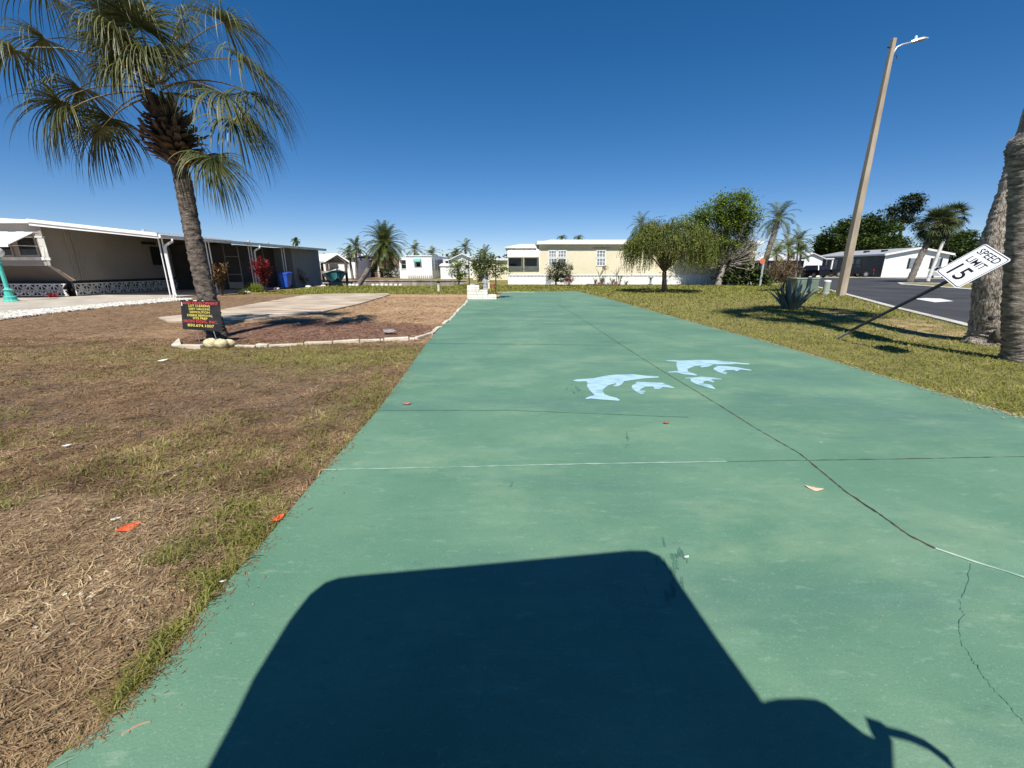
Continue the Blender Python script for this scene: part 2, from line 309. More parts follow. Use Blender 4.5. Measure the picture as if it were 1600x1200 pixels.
def soft(poly, X, Y, w, s):
    return 1 - ss(-w, w, sdist(X, Y, poly) + (fbm(X * 3, Y * 3, s) - 0.5) * w * 2.4)
def zones(X, Y):
    """0..1 amounts for each world point: living grass, straw, dark soil, tan sand, mulch, leaf litter"""
    n1, n2, n3 = fbm(X * .55, Y * .55, 3), fbm(X * 1.7, Y * 1.7, 9), fbm(X * 5, Y * 5, 21)
    left = X < 1.5
    dl = np.interp(Y, [p[1] for p in SLAB_L[:12]], [p[0] for p in SLAB_L[:12]]) - X        # metres left of the slab
    g_edge = (1 - ss(0.05, 0.25 + 0.75 * n1 * ss(1.0, 4.0, Y) + .2, dl + (n2 - .5) * 1.0)) * ss(.36, .56, fbm(X * 1.1, Y * .8, 61))
    g_edge = g_edge * np.where(Y < 1.7, ss(0.50, 0.62, n2), 1)
    band = np.exp(-((Y - 7.0 + (n1 - .5) * 2) / 1.0) ** 2) * ss(-7.5, -3, X) * 0.75 + np.exp(-((Y - 6.7) / .7) ** 2) * 0.35
    patch = ss(0.60, 0.70, fbm(X * .9 + 7, Y * .9, 55)) * 0.35
    gl = np.clip(np.maximum(g_edge, np.maximum(band, patch)), 0, 1) * ss(0.25, 0.5, n3 * .6 + n2 * .5)
    fb = ss(7.6, 8.2, Y); gl = gl * (1 - fb)
    far_strip = ss(22.6, 23.6, Y + (n2 - .5) * 1.5)
    gl = np.maximum(gl, far_strip * (X > -15))
    straw = 1 - ss(1.6, 4.6, Y + (n1 - .5) * 2)
    soil = ss(0.42, 0.62, fbm(X * .7 + 3, Y * 1.3, 77)) * (1 - fb) * ss(2.2, 3.4, Y)
    sand = fb * ss(-9.5, -5.5, X + (n1 - .5) * 4) * (1 - far_strip)
    mul = soft(MULCH, X, Y, 0.35, 5)
    # right lawn
    sr = sdist(X, Y, SLAB); kd = edge_dist(X, Y, ROAD)
    bare = soft(G2((1370,497),(1440,497),(1500,520),(1515,528),(1440,530),(1380,515)), X, Y, 0.5, 8) * ss(.3, .55, n3) + soft(G2((1280,487),(1330,487),(1350,497),(1290,497)), X, Y, .3, 6) * .7
    gr = (0.72 + 0.5 * (n2 - .5)) * (1 - np.clip(bare, 0, 1))
    lit = (1 - ss(0.0, 0.55, sr + (n3 - .5) * .3)) * ss(5, 10, Y) + 0.15
    grass = np.where(left, gl, gr); 
    bm = np.where(left, 0, np.clip(bare, 0, 1))
    return dict(grass=np.clip(grass, 0, 1), straw=np.where(left, straw, 0), soil=np.where(left, soil, 0), sand=np.where(left, sand, bm), mulch=np.where(left, mul, 0), litter=np.where(left, 0, lit), left=left, n1=n1, n2=n2, n3=n3)

def ground_color(X, Y):
    z = zones(X, Y); n3 = z['n3'][:, None]; n2 = z['n2'][:, None]; n1 = z['n1'][:, None]
    c = lambda *a: np.array(a)[None, :]
    m = lambda a, b, t: a * (1 - t) + b * t
    col = m(c(.15, .092, .052), c(.31, .205, .12), n3 * .6 + n2 * .4)
    col = np.where(z['left'][:, None], col, c(.24, .20, .10))
    col = m(col, m(c(.12, .08, .045), c(.34, .25, .15), n3), z['straw'][:, None] * .8)
    col = m(col, c(.15, .11, .08) * (0.7 + .6 * n3), z['soil'][:, None] * .6)
    col = m(col, m(c(.36, .22, .12), c(.50, .34, .20), n3 * .5 + n1 * .5), z['sand'][:, None] * .85)
    gc = m(c(.13, .13, .03), c(.27, .24, .085), n2 * .5 + n3 * .5)
    col = m(col, gc, z['grass'][:, None] * .85)
    col = m(col, c(.18, .10, .07) * (0.6 + .8 * n3), z['mulch'][:, None] * .85)
    col = m(col, c(.22, .14, .08), z['litter'][:, None] * .5)
    return np.clip(col, 0, 1)
def ground_z(X, Y):
    n = fbm(X * 2.3, Y * 2.3, 91) - .5; k = fbm(X * 7, Y * 7, 33) - .5
    rough = np.where((X < 1.5) & (Y < 16), 1.0, 0.4)
    z = (n * .05 + k * .03) * rough - .008
    sd = sdist(X, Y, SLAB)
    z = np.where(sd < 0.15, np.minimum(z, -0.004) * ss(-0.02, .15, sd) - 0.004 * ss(-0.02, .15, sd), z)
    z = np.where(sd < -0.02, -.04, z)
    for P, d in ((ROAD, .1), (PAD, .04), (WALK, .05)):
        z = np.where(inside(X, Y, P), -d, z)
    return z

def grid_mesh(name, xs, ys, material):
    X, Y = np.meshgrid(xs, ys); nx, ny = len(xs), len(ys); X = X.ravel(); Y = Y.ravel()
    Z = ground_z(X, Y); me = bpy.data.meshes.new(name)
    me.vertices.add(nx * ny); me.vertices.foreach_set('co', np.stack([X, Y, Z], 1).ravel())
    i = (np.arange(ny - 1)[:, None] * nx + np.arange(nx - 1)[None, :]).ravel()
    q = np.stack([i, i + 1, i + nx + 1, i + nx], 1); nf = len(q)
    me.loops.add(nf * 4); me.loops.foreach_set('vertex_index', q.ravel())
    me.polygons.add(nf); me.polygons.foreach_set('loop_start', np.arange(nf) * 4); me.polygons.foreach_set('loop_total', np.full(nf, 4))
    me.polygons.foreach_set('use_smooth', np.ones(nf, bool)); me.update()
    a = me.color_attributes.new('soilcol', 'FLOAT_COLOR', 'POINT')
    a.data.foreach_set('color', np.concatenate([ground_color(X, Y), np.ones((nx * ny, 1))], 1).ravel())
    me.materials.append(material); o = bpy.data.objects.new(name, me); SC.collection.objects.link(o); return o

def ground_material():
    m, nt, p = base_mat('soil_and_turf')
    at = N(nt, 'ShaderNodeAttribute', attribute_name='soilcol'); tc = N(nt, 'ShaderNodeTexCoord')
    n1 = N(nt, 'ShaderNodeTexNoise'); n1.inputs['Scale'].default_value = 28; n1.inputs['Detail'].default_value = 8; n1.inputs['Roughness'].default_value = .7
    n2 = N(nt, 'ShaderNodeTexNoise'); n2.inputs['Scale'].default_value = 6; n2.inputs['Detail'].default_value = 6
    for n in (n1, n2): nt.links.new(tc.outputs['Object'], n.inputs['Vector'])
    r1 = N(nt, 'ShaderNodeMapRange'); r1.inputs[1].default_value = .3; r1.inputs[2].default_value = .7; r1.inputs[3].default_value = .45; r1.inputs[4].default_value = 1.55
    r2 = N(nt, 'ShaderNodeMapRange'); r2.inputs[1].default_value = .3; r2.inputs[2].default_value = .7; r2.inputs[3].default_value = .75; r2.inputs[4].default_value = 1.25
    nt.links.new(n1.outputs[0], r1.inputs[0]); nt.links.new(n2.outputs[0], r2.inputs[0])
    mu = N(nt, 'ShaderNodeMath', operation='MULTIPLY'); nt.links.new(r1.outputs[0], mu.inputs[0]); nt.links.new(r2.outputs[0], mu.inputs[1])
    mx = N(nt, 'ShaderNodeVectorMath', operation='SCALE'); nt.links.new(at.outputs['Color'], mx.inputs[0]); nt.links.new(mu.outputs[0], mx.inputs['Scale'])
    nt.links.new(mx.outputs[0], p.inputs['Base Color']); p.inputs['Roughness'].default_value = .95; p.inputs['Specular IOR Level'].default_value = .15
    b = N(nt, 'ShaderNodeBump'); b.inputs['Strength'].default_value = .9; b.inputs['Distance'].default_value = .03
    nt.links.new(n1.outputs[0], b.inputs['Height']); nt.links.new(b.outputs[0], p.inputs['Normal'])
    return m
GM = ground_material()
def lines(segs):
    out = []
    for a, b, s in segs: out.append(np.linspace(a, b, max(2, int(round((b - a) / s)) + 1))[:-1])
    return np.concatenate(out + [np.array([segs[-1][1]])])
ys = [-3.0, -1.0, 0.4]
while ys[-1] < CANAL[2]: ys.append(ys[-1] + max(0.035, 0.012 * ys[-1]))
ys[-1] = CANAL[2]
xs = lines([(-26, -12, .16), (-12, -1.2, .05), (-1.2, 2.2, .4), (2.2, 12, .06), (12, 26, .16)])
struct(grid_mesh('ground', xs, np.array(ys), GM))
for nm, lx, ly in (('ground_far_left', [(-220, -26, 4)], [(-3, CANAL[2], 2)]), ('ground_far_right', [(26, 60, .4), (60, 240, 5)], [(-3, CANAL[2], .4)]),
                   ('ground_by_canal', [(CANAL[1], 62, .4), (62, 240, 5)], [(CANAL[2], CANAL[3], .35)]),
                   ('ground_across_canal', [(-220, 20, 4), (20, 66, .5), (66, 240, 5)], [(CANAL[3], 80, .5), (80, 700, 20)]), ('ground_behind', [(-220, 240, 4)], [(-120, -3, 3)])):
    struct(grid_mesh(nm, lines(lx), lines(ly), GM))
b = MB(); b.box(-60, CANAL[1], CANAL[2] - .01, CANAL[3] + .01, -1.2, -0.55); struct(b.build('canal_water', M['water']))
b = MB(); b.box(-60, -4.6, CANAL[3] - .02, CANAL[3] + .3, -1.3, .04); rngw = random.Random(3)
for i in range(24): b.box(-59 + i * 2.3, -58.8 + i * 2.3, CANAL[3] - .12, CANAL[3] - .02, -1.2, -.03)
b.box(-60, -4.6, CANAL[3] - .1, CANAL[3] + .34, .045, .13)
tag(b.build('seawall', M['seawall']), 'weathered concrete seawall along the far bank of the canal', 'seawall')
b = MB(); b.box(-60, -4.6, CANAL[2] - .3, CANAL[2] + .02, -1.3, .012); b.box(-4.62, -4.3, CANAL[2] - .3, CANAL[3] + .3, -1.3, .014)
tag(b.build('seawall', M['seawall']), 'low seawall edge on the near side of the canal behind the grass strip', 'seawall')

# ------------------------------------------------------------------ green painted slab
def slab_material():
    m, nt, p = base_mat('green_slab_paint')
    tc = N(nt, 'ShaderNodeTexCoord')
    def noise(sc, det=6, st=(1, 1, 1), rg=.55, loc=(0, 0, 0)):
        mp = N(nt, 'ShaderNodeMapping'); mp.inputs['Scale'].default_value = st; mp.inputs['Location'].default_value = loc
        nt.links.new(tc.outputs['Object'], mp.inputs[0])
        n = N(nt, 'ShaderNodeTexNoise'); n.inputs['Scale'].default_value = sc; n.inputs['Detail'].default_value = det; n.inputs['Roughness'].default_value = rg
        nt.links.new(mp.outputs[0], n.inputs['Vector']); return n.outputs[0]
    def ramp(src, a, b, lo=0, hi=1):
        r = N(nt, 'ShaderNodeMapRange'); r.inputs[1].default_value = a; r.inputs[2].default_value = b; r.inputs[3].default_value = lo; r.inputs[4].default_value = hi
        nt.links.new(src, r.inputs[0]); return r.outputs[0]
    def mix(a, b, f, mode='MIX'):
        x = N(nt, 'ShaderNodeMix', data_type='RGBA', blend_type=mode)
        nt.links.new(f, x.inputs[0]) if not isinstance(f, float) else setattr(x.inputs[0], 'default_value', f)
        for s, i in ((a, 6), (b, 7)):
            if isinstance(s, tuple): x.inputs[i].default_value = (*s, 1)
            else: nt.links.new(s, x.inputs[i])
        return x.outputs[2]
    c = mix((.092, .200, .128), (.128, .245, .158), ramp(noise(.9, 5), .35, .65))
    c = mix(c, (.225, .325, .205), ramp(noise(.75, 9, (1, 1.6, 1), .68, (3, 7, 0)), .50, .74, 0, .75))   # chalky worn patches
    c = mix(c, (.075, .165, .13), ramp(noise(.5, 7, (.6, 2.2, 1), .66, (9, 2, 0)), .50, .68, 0, .8))       # darker traffic streaks
    c = mix(c, (.15, .30, .24), ramp(noise(2.6, 8, (.35, 2.4, 1), .65, (1, 5, 0)), .60, .75, 0, .5))
    c = mix(c, (.45, .42, .28), ramp(noise(4.5, 9, (1, 1, 1), .75, (0, 3, 0)), .715, .76, 0, .45))        # chips down to concrete
    c = mix(c, (.03, .055, .045), ramp(noise(7, 8, (1, 1, 1), .8, (4, 4, 0)), .725, .77, 0, .6))          # dark flecks
    c = mix(c, (.060, .130, .100), ramp(noise(14, 9, (.5, 2.2, 1), .75, (2, 8, 0)), .56, .72, 0, .5))
    c = mix(c, (.27, .37, .27), ramp(noise(11, 9, (.6, 1.8, 1), .75, (6, 1, 0)), .57, .72, 0, .55))
    c = mix(c, (.30, .42, .33), ramp(noise(95, 5, rg=.7), .58, .72, 0, .5))
    c = mix(c, (.05, .13, .09), ramp(noise(210, 3, loc=(5, 5, 5)), .60, .75, 0, .35))
    nt.links.new(c, p.inputs['Base Color']); p.inputs['Specular IOR Level'].default_value = .4
    rr = ramp(noise(1.2, 6), .3, .7, .50, .68); nt.links.new(rr, p.inputs['Roughness'])
    h = N(nt, 'ShaderNodeMath', operation='ADD'); nt.links.new(noise(110, 5, rg=.7), h.inputs[0]); nt.links.new(ramp(noise(9, 4), 0, 1, 0, 1.2), h.inputs[1])
    b = N(nt, 'ShaderNodeBump'); b.inputs['Strength'].default_value = .55; b.inputs['Distance'].default_value = .004
    nt.links.new(h.outputs[0], b.inputs['Height']); nt.links.new(b.outputs[0], p.inputs['Normal'])
    return m
M['slab'] = slab_material()
SZ = .018
b = MB(); b.slab([(x, y, -.12) for x, y in SLAB][::1], .12 + SZ); slab = struct(b.build('driveway', M['slab'], loc=(0, 0, 0)))
def strip(mb, pts, w, z, rng, wj=.4, step=.05):
    P = [Vector((p[0], p[1], 0)) for p in pts]; out = []
    for a, c in zip(P, P[1:]):
        n = max(1, int((c - a).length / step)); out += [a.lerp(c, i / n) for i in range(n)]
    out.append(P[-1]); vs = []
    for i, p in enumerate(out):
        t = (out[min(i + 1, len(out) - 1)] - out[max(i - 1, 0)]).normalized(); nn = Vector((-t.y, t.x, 0))
        q = p + nn * rng.uniform(-.25, .25) * w; ww = w * rng.uniform(1 - wj, 1 + wj) / 2
        vs += [(q.x + nn.x * ww, q.y + nn.y * ww, z), (q.x - nn.x * ww, q.y - nn.y * ww, z)]
    mb.add(vs, [(2 * i, 2 * i + 1, 2 * i + 3, 2 * i + 2) for i in range(len(out) - 1)])
M['joint_dark'] = mat('dirt_filled_joint', (.02, .022, .018), (.10, .07, .045), 14, .95, 0)
M['joint_pale'] = mat('chalky_joint', (.22, .36, .28), (.40, .52, .44), 10, .8, 0)
M['joint_faint'] = mat('painted_over_joint', (.05, .12, .09), (.085, .19, .13), 10, .8, 0)
rj = random.Random(5)
b = MB(); strip(b, G2((872,476),(925,510),(970,540),(1035,582),(1070,603),(1130,640),(1180,672),(1250,713),(1320,772),(1380,813),(1420,842),(1460,862)), .010, SZ + .003, rj, .85, .02)
strip(b, G2((1262,723),(1400,721),(1600,717)), .006, SZ + .0035, rj, .8)
b.build('joint', M['joint_dark'], slab)
b = MB(); strip(b, G2((503,738),(700,734),(900,729),(1135,725)), .009, SZ + .0033, rj, .5); strip(b, G2((1460,862),(1520,883),(1600,908),(1650,925)), .012, SZ + .0036, rj, .6)
b.build('joint', M['joint_pale'], slab)
b = MB(); strip(b, G2((585,644),(800,644),(1075,655)), .012, SZ + .003, rj, .7); strip(b, G2((670,538),(850,540),(960,541)), .02, SZ + .0031, rj, .6); strip(b, G2((712,492),(900,492)), .03, SZ + .0032, rj, .6)
strip(b, G2((1135,725),(1262,723)), .008, SZ + .0038, rj, .6)
b.build('joint', M['joint_faint'], slab)
b = MB(); cr = [(1516,886),(1512,905),(1505,930),(1497,944),(1499,957),(1504,966),(1496,978),(1495,992),(1499,1003),(1502,1016),(1510,1025),(1518,1040),(1524,1046),(1534,1066),(1541,1071),(1552,1088),(1570,1103),(1583,1122),(1600,1140),(1640,1180)]
def rough_(pts, k, seed):
    rg = random.Random(seed); o = []
    for a, c in zip(pts, pts[1:]):
        for i in range(k): t = i / k; o.append((a[0] + (c[0] - a[0]) * t + rg.uniform(-2.2, 2.2), a[1] + (c[1] - a[1]) * t + rg.uniform(-1.2, 1.2)))
    return o + [pts[-1]]
cr = rough_(cr, 4, 3)
strip(b, G2(*cr), .0016, SZ + .003, rj, .8, .03)
strip(b, G2(*rough_([(965,920),(972,960),(990,1010),(1010,1060),(1030,1120)], 6, 5)), .0010, SZ + .0031, rj, .9, .03); b.build('crack', M['joint_faint'], slab)
# tyre scuffs and stains
b = MB(); rs = random.Random(8)
for cx, cy, w, h, n in ((900,613,26,10,22), (1052,905,34,60,26), (980,495,40,5,8), (1050,503,35,4,6), (1395,532,20,4,0), (980,692,3,22,7), (795,765,6,3,3), (1040,665,4,2,0), (560,610,20,8,0)):
    for i in range(n):
        x, y = cx + rs.gauss(0, w * .4), cy + rs.gauss(0, h * .4); g = gp(x, y); l = rs.uniform(.02, .07); a = rs.gauss(1.35, .15)
        ww = rs.uniform(.003, .008); z = SZ + .004 + i * .00002
        dx, dy = math.cos(a) * l, math.sin(a) * l
        b.add([(g.x - ww, g.y, z), (g.x, g.y - ww, z), (g.x + dx + ww, g.y + dy, z), (g.x + dx, g.y + dy + ww, z)], [(0, 1, 2, 3)])
b.build('tyre_scuff', M['joint_faint'], slab)

# dolphins
def zo(pts): return [gp(860 + x / 4.706, 540 + y / 4.706, SZ + .004) for x, y in pts]
DOL = [
 ('large pale blue dolphin painted on the left half of the green slab', [(165,258),(190,248),(320,240),(400,222),(500,211),(620,211),(690,220),(795,226),(795,235),(700,240),(620,250),(540,262),(530,280),(500,300),(465,300),(462,292),(485,285),(480,277),(430,290),(400,310),(385,335),(400,358),(440,372),(490,385),(512,400),(500,405),(430,400),(360,395),(300,388),(262,394),(258,387),(290,372),(325,362),(290,330),(270,300),(272,270),(265,262),(200,264)]),
 ('small pale blue dolphin calf painted just right of the left large dolphin', [(635,265),(720,270),(820,272),(860,288),(912,308),(905,312),(830,305),(800,318),(765,318),(755,300),(700,303),(665,318),(655,330),(695,330),(700,337),(680,355),(665,358),(625,335),(598,312),(600,292),(630,278)]),
 ('large pale blue dolphin painted right of the long joint, farther from the viewer', [(850,108),(900,107),(950,110),(1080,105),(1200,106),(1300,115),(1380,125),(1465,132),(1460,139),(1380,136),(1200,138),(1160,155),(1110,160),(1100,155),(1120,146),(1060,150),(1010,172),(1010,190),(1050,203),(1080,215),(1070,220),(980,210),(930,197),(870,198),(866,192),(940,185),(930,160),(925,130),(935,121),(900,116),(852,113)]),
 ('small pale blue dolphin calf at the far right end of the painted group', [(1215,148),(1290,150),(1370,158),(1420,168),(1477,178),(1475,184),(1400,176),(1370,188),(1350,180),(1290,180),(1268,190),(1305,195),(1285,213),(1230,192),(1198,175),(1205,162),(1225,155)]),
 ('small pale blue dolphin calf painted below the right large dolphin, beside the joint', [(990,236),(1050,235),(1110,228),(1170,232),(1262,242),(1255,249),(1180,248),(1205,265),(1200,271),(1150,258),(1125,265),(1125,278),(1180,288),(1215,318),(1205,320),(1140,303),(1080,285),(1035,265),(1030,250),(1035,243),(992,242)])]
for lb, pts in DOL:
    b = MB(); b.poly(zo(pts)[::-1]); tag(b.build('painted_dolphin', M['dolphin']), lb, 'painted dolphin', 'dolphins painted on the slab')

# ------------------------------------------------------------------ pads, walk, road
b = MB(); b.slab([(x, y, -.05) for x, y in PAD], .08); struct(b.build('concrete_pad', M['pad']))
b = MB(); b.slab([(x, y, -.05) for x, y in WALK], .08); struct(b.build('walkway', M['concrete']))
def blades_mesh(name, material, P, L, Wd, ang, lift, curl, z0, rng):
    n = len(P); me = bpy.data.meshes.new(name)
    d = np.stack([np.cos(ang), np.sin(ang)], 1); s = np.stack([-d[:, 1], d[:, 0]], 1)
    b0 = np.concatenate([P, z0[:, None]], 1)
    def pt(t, up, w, sg):
        q = np.empty((n, 3)); q[:, :2] = P + d * (L * t)[:, None] + s * (sg * w * Wd)[:, None] + s * (curl * L * t * t)[:, None]; q[:, 2] = z0 + up; return q
    v = np.stack([pt(0 * L, 0 * L, .5, 1), pt(0 * L, 0 * L, .5, -1), pt(.5 + 0 * L, lift * L * .75, .42, -1), pt(.5 + 0 * L, lift * L * .75, .42, 1), pt(1 + 0 * L, lift * L, 0, 0)], 1).reshape(-1, 3)
    i = np.arange(n) * 5
    me.vertices.add(n * 5); me.vertices.foreach_set('co', v.ravel())
    quads = np.stack([i, i + 1, i + 2, i + 3], 1); tris = np.stack([i + 3, i + 2, i + 4], 1)
    loops = np.concatenate([quads, tris], 1).ravel()
    me.loops.add(len(loops)); me.loops.foreach_set('vertex_index', loops)
    me.polygons.add(2 * n); st = np.stack([np.arange(n) * 7, np.arange(n) * 7 + 4], 1).ravel(); tt = np.tile([4, 3], n)
    me.polygons.foreach_set('loop_start', st); me.polygons.foreach_set('loop_total', tt); me.update()
    me.materials.append(material); o = bpy.data.objects.new(name, me); SC.collection.objects.link(o); return o

R = np.random.default_rng(11)
def scatter(n, x0, x1, y0, y1, pw=1.6):
    u = R.random(n); a, b_ = y0 ** (1 - pw), y1 ** (1 - pw); Y = (a + u * (b_ - a)) ** (1 / (1 - pw))
    X = x0 + R.random(n) * (x1 - x0); return X, Y
def visible(X, Y, mar=60):
    px, py = proj(X, Y, 0 * X); return (px > -mar) & (px < 1600 + mar) & (py < 1200 + mar * 2)
BLK = [SLAB, PAD, WALK, GRAV, ROAD]
def clear(X, Y, m=0.0):
    k = np.ones(X.shape, bool)
    for P in BLK: k &= ~inside(X, Y, P)
    return k
def lscatter(n, y0, y1, pw):      # left lot, kept inside the wedge the photo looks at
    X, Y = scatter(n, 0, 1, y0, y1, pw); wmax = np.minimum(1.3 * Y + 1.5, 22); X = -1.2 - X * wmax
    return X, Y
# left lot: straw / thatch
X, Y = lscatter(150000, .8, 14, 1.9); k = clear(X, Y) & visible(X, Y); X, Y = X[k], Y[k]; z = zones(X, Y)
keep = R.random(len(X)) < (0.5 + .5 * z['straw']) * (1 - .6 * z['grass']) * (1 - .3 * z['soil']) * (1 - .5 * z['sand']) * (1 - z['mulch']) * (ss(.3, .6, z['n2']) * .7 + .3)
X, Y = X[keep], Y[keep]; n = len(X); zz = ground_z(X, Y)
L = (R.gamma(3, .0105, n) + .010) * (1 + .05 * Y); near = Y < 3.4; sel = near & (R.random(n) < .42)
def mkb(name, m, k, wid, lift, label, cat, curl=.5):
    nn = k.sum(); struct(blades_mesh(name, m, np.stack([X[k], Y[k]], 1), L[k], wid[k], R.random(nn) * 6.283, lift[k], R.normal(0, curl, nn), zz[k] + .002, R), 'stuff', label, cat)
wd = (.0020 + .0009 * Y) * R.uniform(.6, 1.6, n)
mkb('dead_grass', M['straw'], sel, wd, R.uniform(.02, .35, n), 'pale dead grass straw lying on the bare lot beside the slab', 'dead grass')
mkb('thatch', M['straw_dark'], ~sel, wd, R.uniform(.02, .3, n), 'brown thatch of cleared grass over the dirt lot', 'thatch')
# left lot: living grass
X, Y = lscatter(260000, .8, 9, 1.9); k = clear(X, Y) & visible(X, Y); X, Y = X[k], Y[k]; z = zones(X, Y)
keep = R.random(len(X)) < z['grass'] * .95; X, Y = X[keep], Y[keep]; n = len(X); zz = ground_z(X, Y)
L = (R.gamma(4, .007, n) + .010) * (1 + .04 * Y); wd = (.0028 + .0009 * Y) * R.uniform(.7, 1.4, n)
mkb('grass', M['turf'], np.ones(n, bool), wd, R.uniform(.15, 1.0, n), 'low green grass growing in patches along the left edge of the slab', 'grass')
# right lawn
X, Y = scatter(230000, 3, 16, 3.0, 20, 1.9); k = clear(X, Y) & visible(X, Y) & (sdist(X, Y, ROAD) > .4); X, Y = X[k], Y[k]; z = zones(X, Y)
keep = R.random(len(X)) < z['grass'] * (1 - ss(12, 16, Y)); X, Y = X[keep], Y[keep]; n = len(X); zz = ground_z(X, Y)
L = (R.gamma(4, .008, n) + .012) * (1 + .03 * Y); wd = (.002 + .0009 * Y) * R.uniform(.7, 1.4, n)
mkb('lawn', M['lawn'], np.ones(n, bool), wd, R.uniform(.1, .8, n), 'yellow green lawn between the slab and the road', 'lawn')

X, Y = lscatter(150000, 2.4, 8.5, 1.15); k = clear(X, Y) & visible(X, Y); X, Y = X[k], Y[k]; z = zones(X, Y)
keep = R.random(len(X)) < (1 - .5 * z['grass']) * (1 - .35 * z['soil']) * (ss(.3, .55, z['n3']) * .7 + .25); X, Y = X[keep], Y[keep]; n = len(X); zz = ground_z(X, Y)
L = (R.gamma(3, .011, n) + .012) * (1 + .05 * Y); wd = (.0022 + .0009 * Y) * R.uniform(.7, 1.4, n)
mkb('dry_litter', M['straw_dark'], np.ones(n, bool), wd, R.uniform(.02, .3, n), 'matted brown dead grass over the middle of the cleared lot', 'thatch')
X, Y = lscatter(70000, 7.5, 21, 1.2); k = clear(X, Y) & visible(X, Y); X, Y = X[k], Y[k]; z = zones(X, Y)
keep = R.random(len(X)) < (1 - z['mulch']) * (ss(.3, .6, z['n2']) * .7 + .2); X, Y = X[keep], Y[keep]; n = len(X); zz = ground_z(X, Y)
L = (R.gamma(3, .016, n) + .02) * (1 + .05 * Y); wd = (.003 + .0011 * Y) * R.uniform(.7, 1.4, n)
mkb('far_thatch', M['straw_dark'], np.ones(n, bool), wd * .8, R.uniform(.01, .14, n), 'brown thatch and litter on the cleared lot near the white gravel band', 'thatch')
X = R.uniform(-14, 26, 150000); Y = 11 + R.random(150000) ** 1.3 * 24; k = clear(X, Y) & visible(X, Y) & (sdist(X, Y, ROAD) > .4) & ((X > 1.5) | (Y > 22.5)) & ~((Y > CANAL[2]) & (X < CANAL[1])); X, Y = X[k], Y[k]; z = zones(X, Y)
keep = R.random(len(X)) < z['grass'] * np.where(X > 1.5, ss(11, 15, Y), 1); X, Y = X[keep], Y[keep]; n = len(X); zz = ground_z(X, Y)
L = (R.gamma(4, .008, n) + .012) * (1.1 + .05 * Y); wd = (.004 + .0011 * Y) * R.uniform(.7, 1.4, n)
mkb('far_lawn', M['lawn'], np.ones(n, bool), wd, R.uniform(.1, .8, n), 'yellow green lawn stretching back to the homes', 'lawn')

def flakes(name, m, X, Y, size, label, cat, z0=None, thick=.15):
    n = len(X); mb = MB(); zz = ground_z(X, Y) if z0 is None else z0 + 0 * X
    for i in range(n):
        s = size[i]; a = R.random() * 6.28; t = R.uniform(.35, .9); c_, s_ = math.cos(a), math.sin(a); k = R.uniform(-.25, .25, 4) * s
        p = [(-s, 0), (0, -s * t), (s, 0), (0, s * t)]
        mb.add([(X[i] + q[0] * c_ - q[1] * s_, Y[i] + q[0] * s_ + q[1] * c_, zz[i] + s * .3 + .002 + abs(k[j])) for j, q in enumerate(p)], [(0, 1, 2, 3)])
    return struct(mb.build(name, m, loc=(0, 0, 0)), 'stuff', label, cat)
X, Y = scatter(14000, 3, 16, 3.2, 16, 1.9); k = clear(X, Y) & visible(X, Y) & (sdist(X, Y, ROAD) > .4)
X, Y = X[k], Y[k]; z = zones(X, Y); k = R.random(len(X)) < (.25 + z['litter'] * .9); X, Y = X[k], Y[k]
flakes('leaf_litter', M['litter'], X, Y, R.uniform(.006, .017, len(X)) * (1 + .03 * Y), 'small pale fallen leaves scattered over the right lawn and slab edge', 'leaf litter')
X, Y = lscatter(5200, 1.2, 20, 1.4); k = clear(X, Y) & visible(X, Y)
X, Y = X[k], Y[k]; flakes('lot_debris', M['litter'], X, Y, R.uniform(.004, .011, len(X)) * (1 + .04 * Y), 'pale wood chips and shell bits scattered over the dirt lot', 'debris')
X = R.uniform(-9, -1, 30000); Y = R.uniform(7.3, 11.5, 30000); k = inside(X, Y, MULCH); X, Y = X[k][:7000], Y[k][:7000]
flakes('mulch', M['mulch'], X, Y, R.uniform(.01, .035, len(X)), 'reddish brown wood mulch in the bed under the large palm', 'mulch')
# leaf litter on slab (tiny bits) and in the joint
X = R.uniform(-1.4, 6, 420); Y = R.uniform(1.2, 18, 420); k = sdist(X, Y, SLAB) < -.03; X, Y = X[k], Y[k]
flakes('slab_specks', M['litter'], X, Y, R.uniform(.002, .006, len(X)) * (1 + .06 * Y), 'tiny bits of leaf and chip lying on the green slab', 'debris', SZ)

# dead grass and soil bits strewn over the left edge of the slab
X, Y = lscatter(60000, .9, 16, 1.5); X = np.interp(Y, [p[1] for p in SLAB_L[:12]], [p[0] for p in SLAB_L[:12]]) + R.exponential(.035, len(Y)) * (.3 + 1.4 * fbm(Y * 2.2, Y * 0, 71)) - .01
k = (sdist(X, Y, SLAB) < 0) & (R.random(len(X)) < .045 * ss(.35, .6, fbm(Y * 1.3, Y * 0, 73)) + .006); X, Y = X[k], Y[k]; n = len(X); zz = np.full(n, SZ); L = (R.gamma(3, .004, n) + .004) * (1 + .07 * Y); wd = (.0018 + .0009 * Y) * R.uniform(.6, 1.5, n)
mkb('edge_litter', M['straw_dark'], np.ones(n, bool), wd, R.uniform(.02, .3, n), 'dead grass bits strewn along the left edge of the green slab', 'debris')
X, Y = scatter(9000, 0, 1, 3.2, 24, 1.3); X = np.interp(Y, [p[1] for p in SLAB_R[::-1]], [p[0] for p in SLAB_R[::-1]]) - R.exponential(.05, len(Y)) * (.3 + 1.6 * fbm(Y * 1.8, Y * 0, 72)); k = sdist(X, Y, SLAB) < 0; X, Y = X[k][:1500], Y[k][:1500]
flakes('edge_leaves', M['litter'], X, Y, R.uniform(.004, .014, len(X)) * (1 + .03 * Y), 'small dry leaves drifted along the right edge of the green slab', 'leaf litter', SZ)

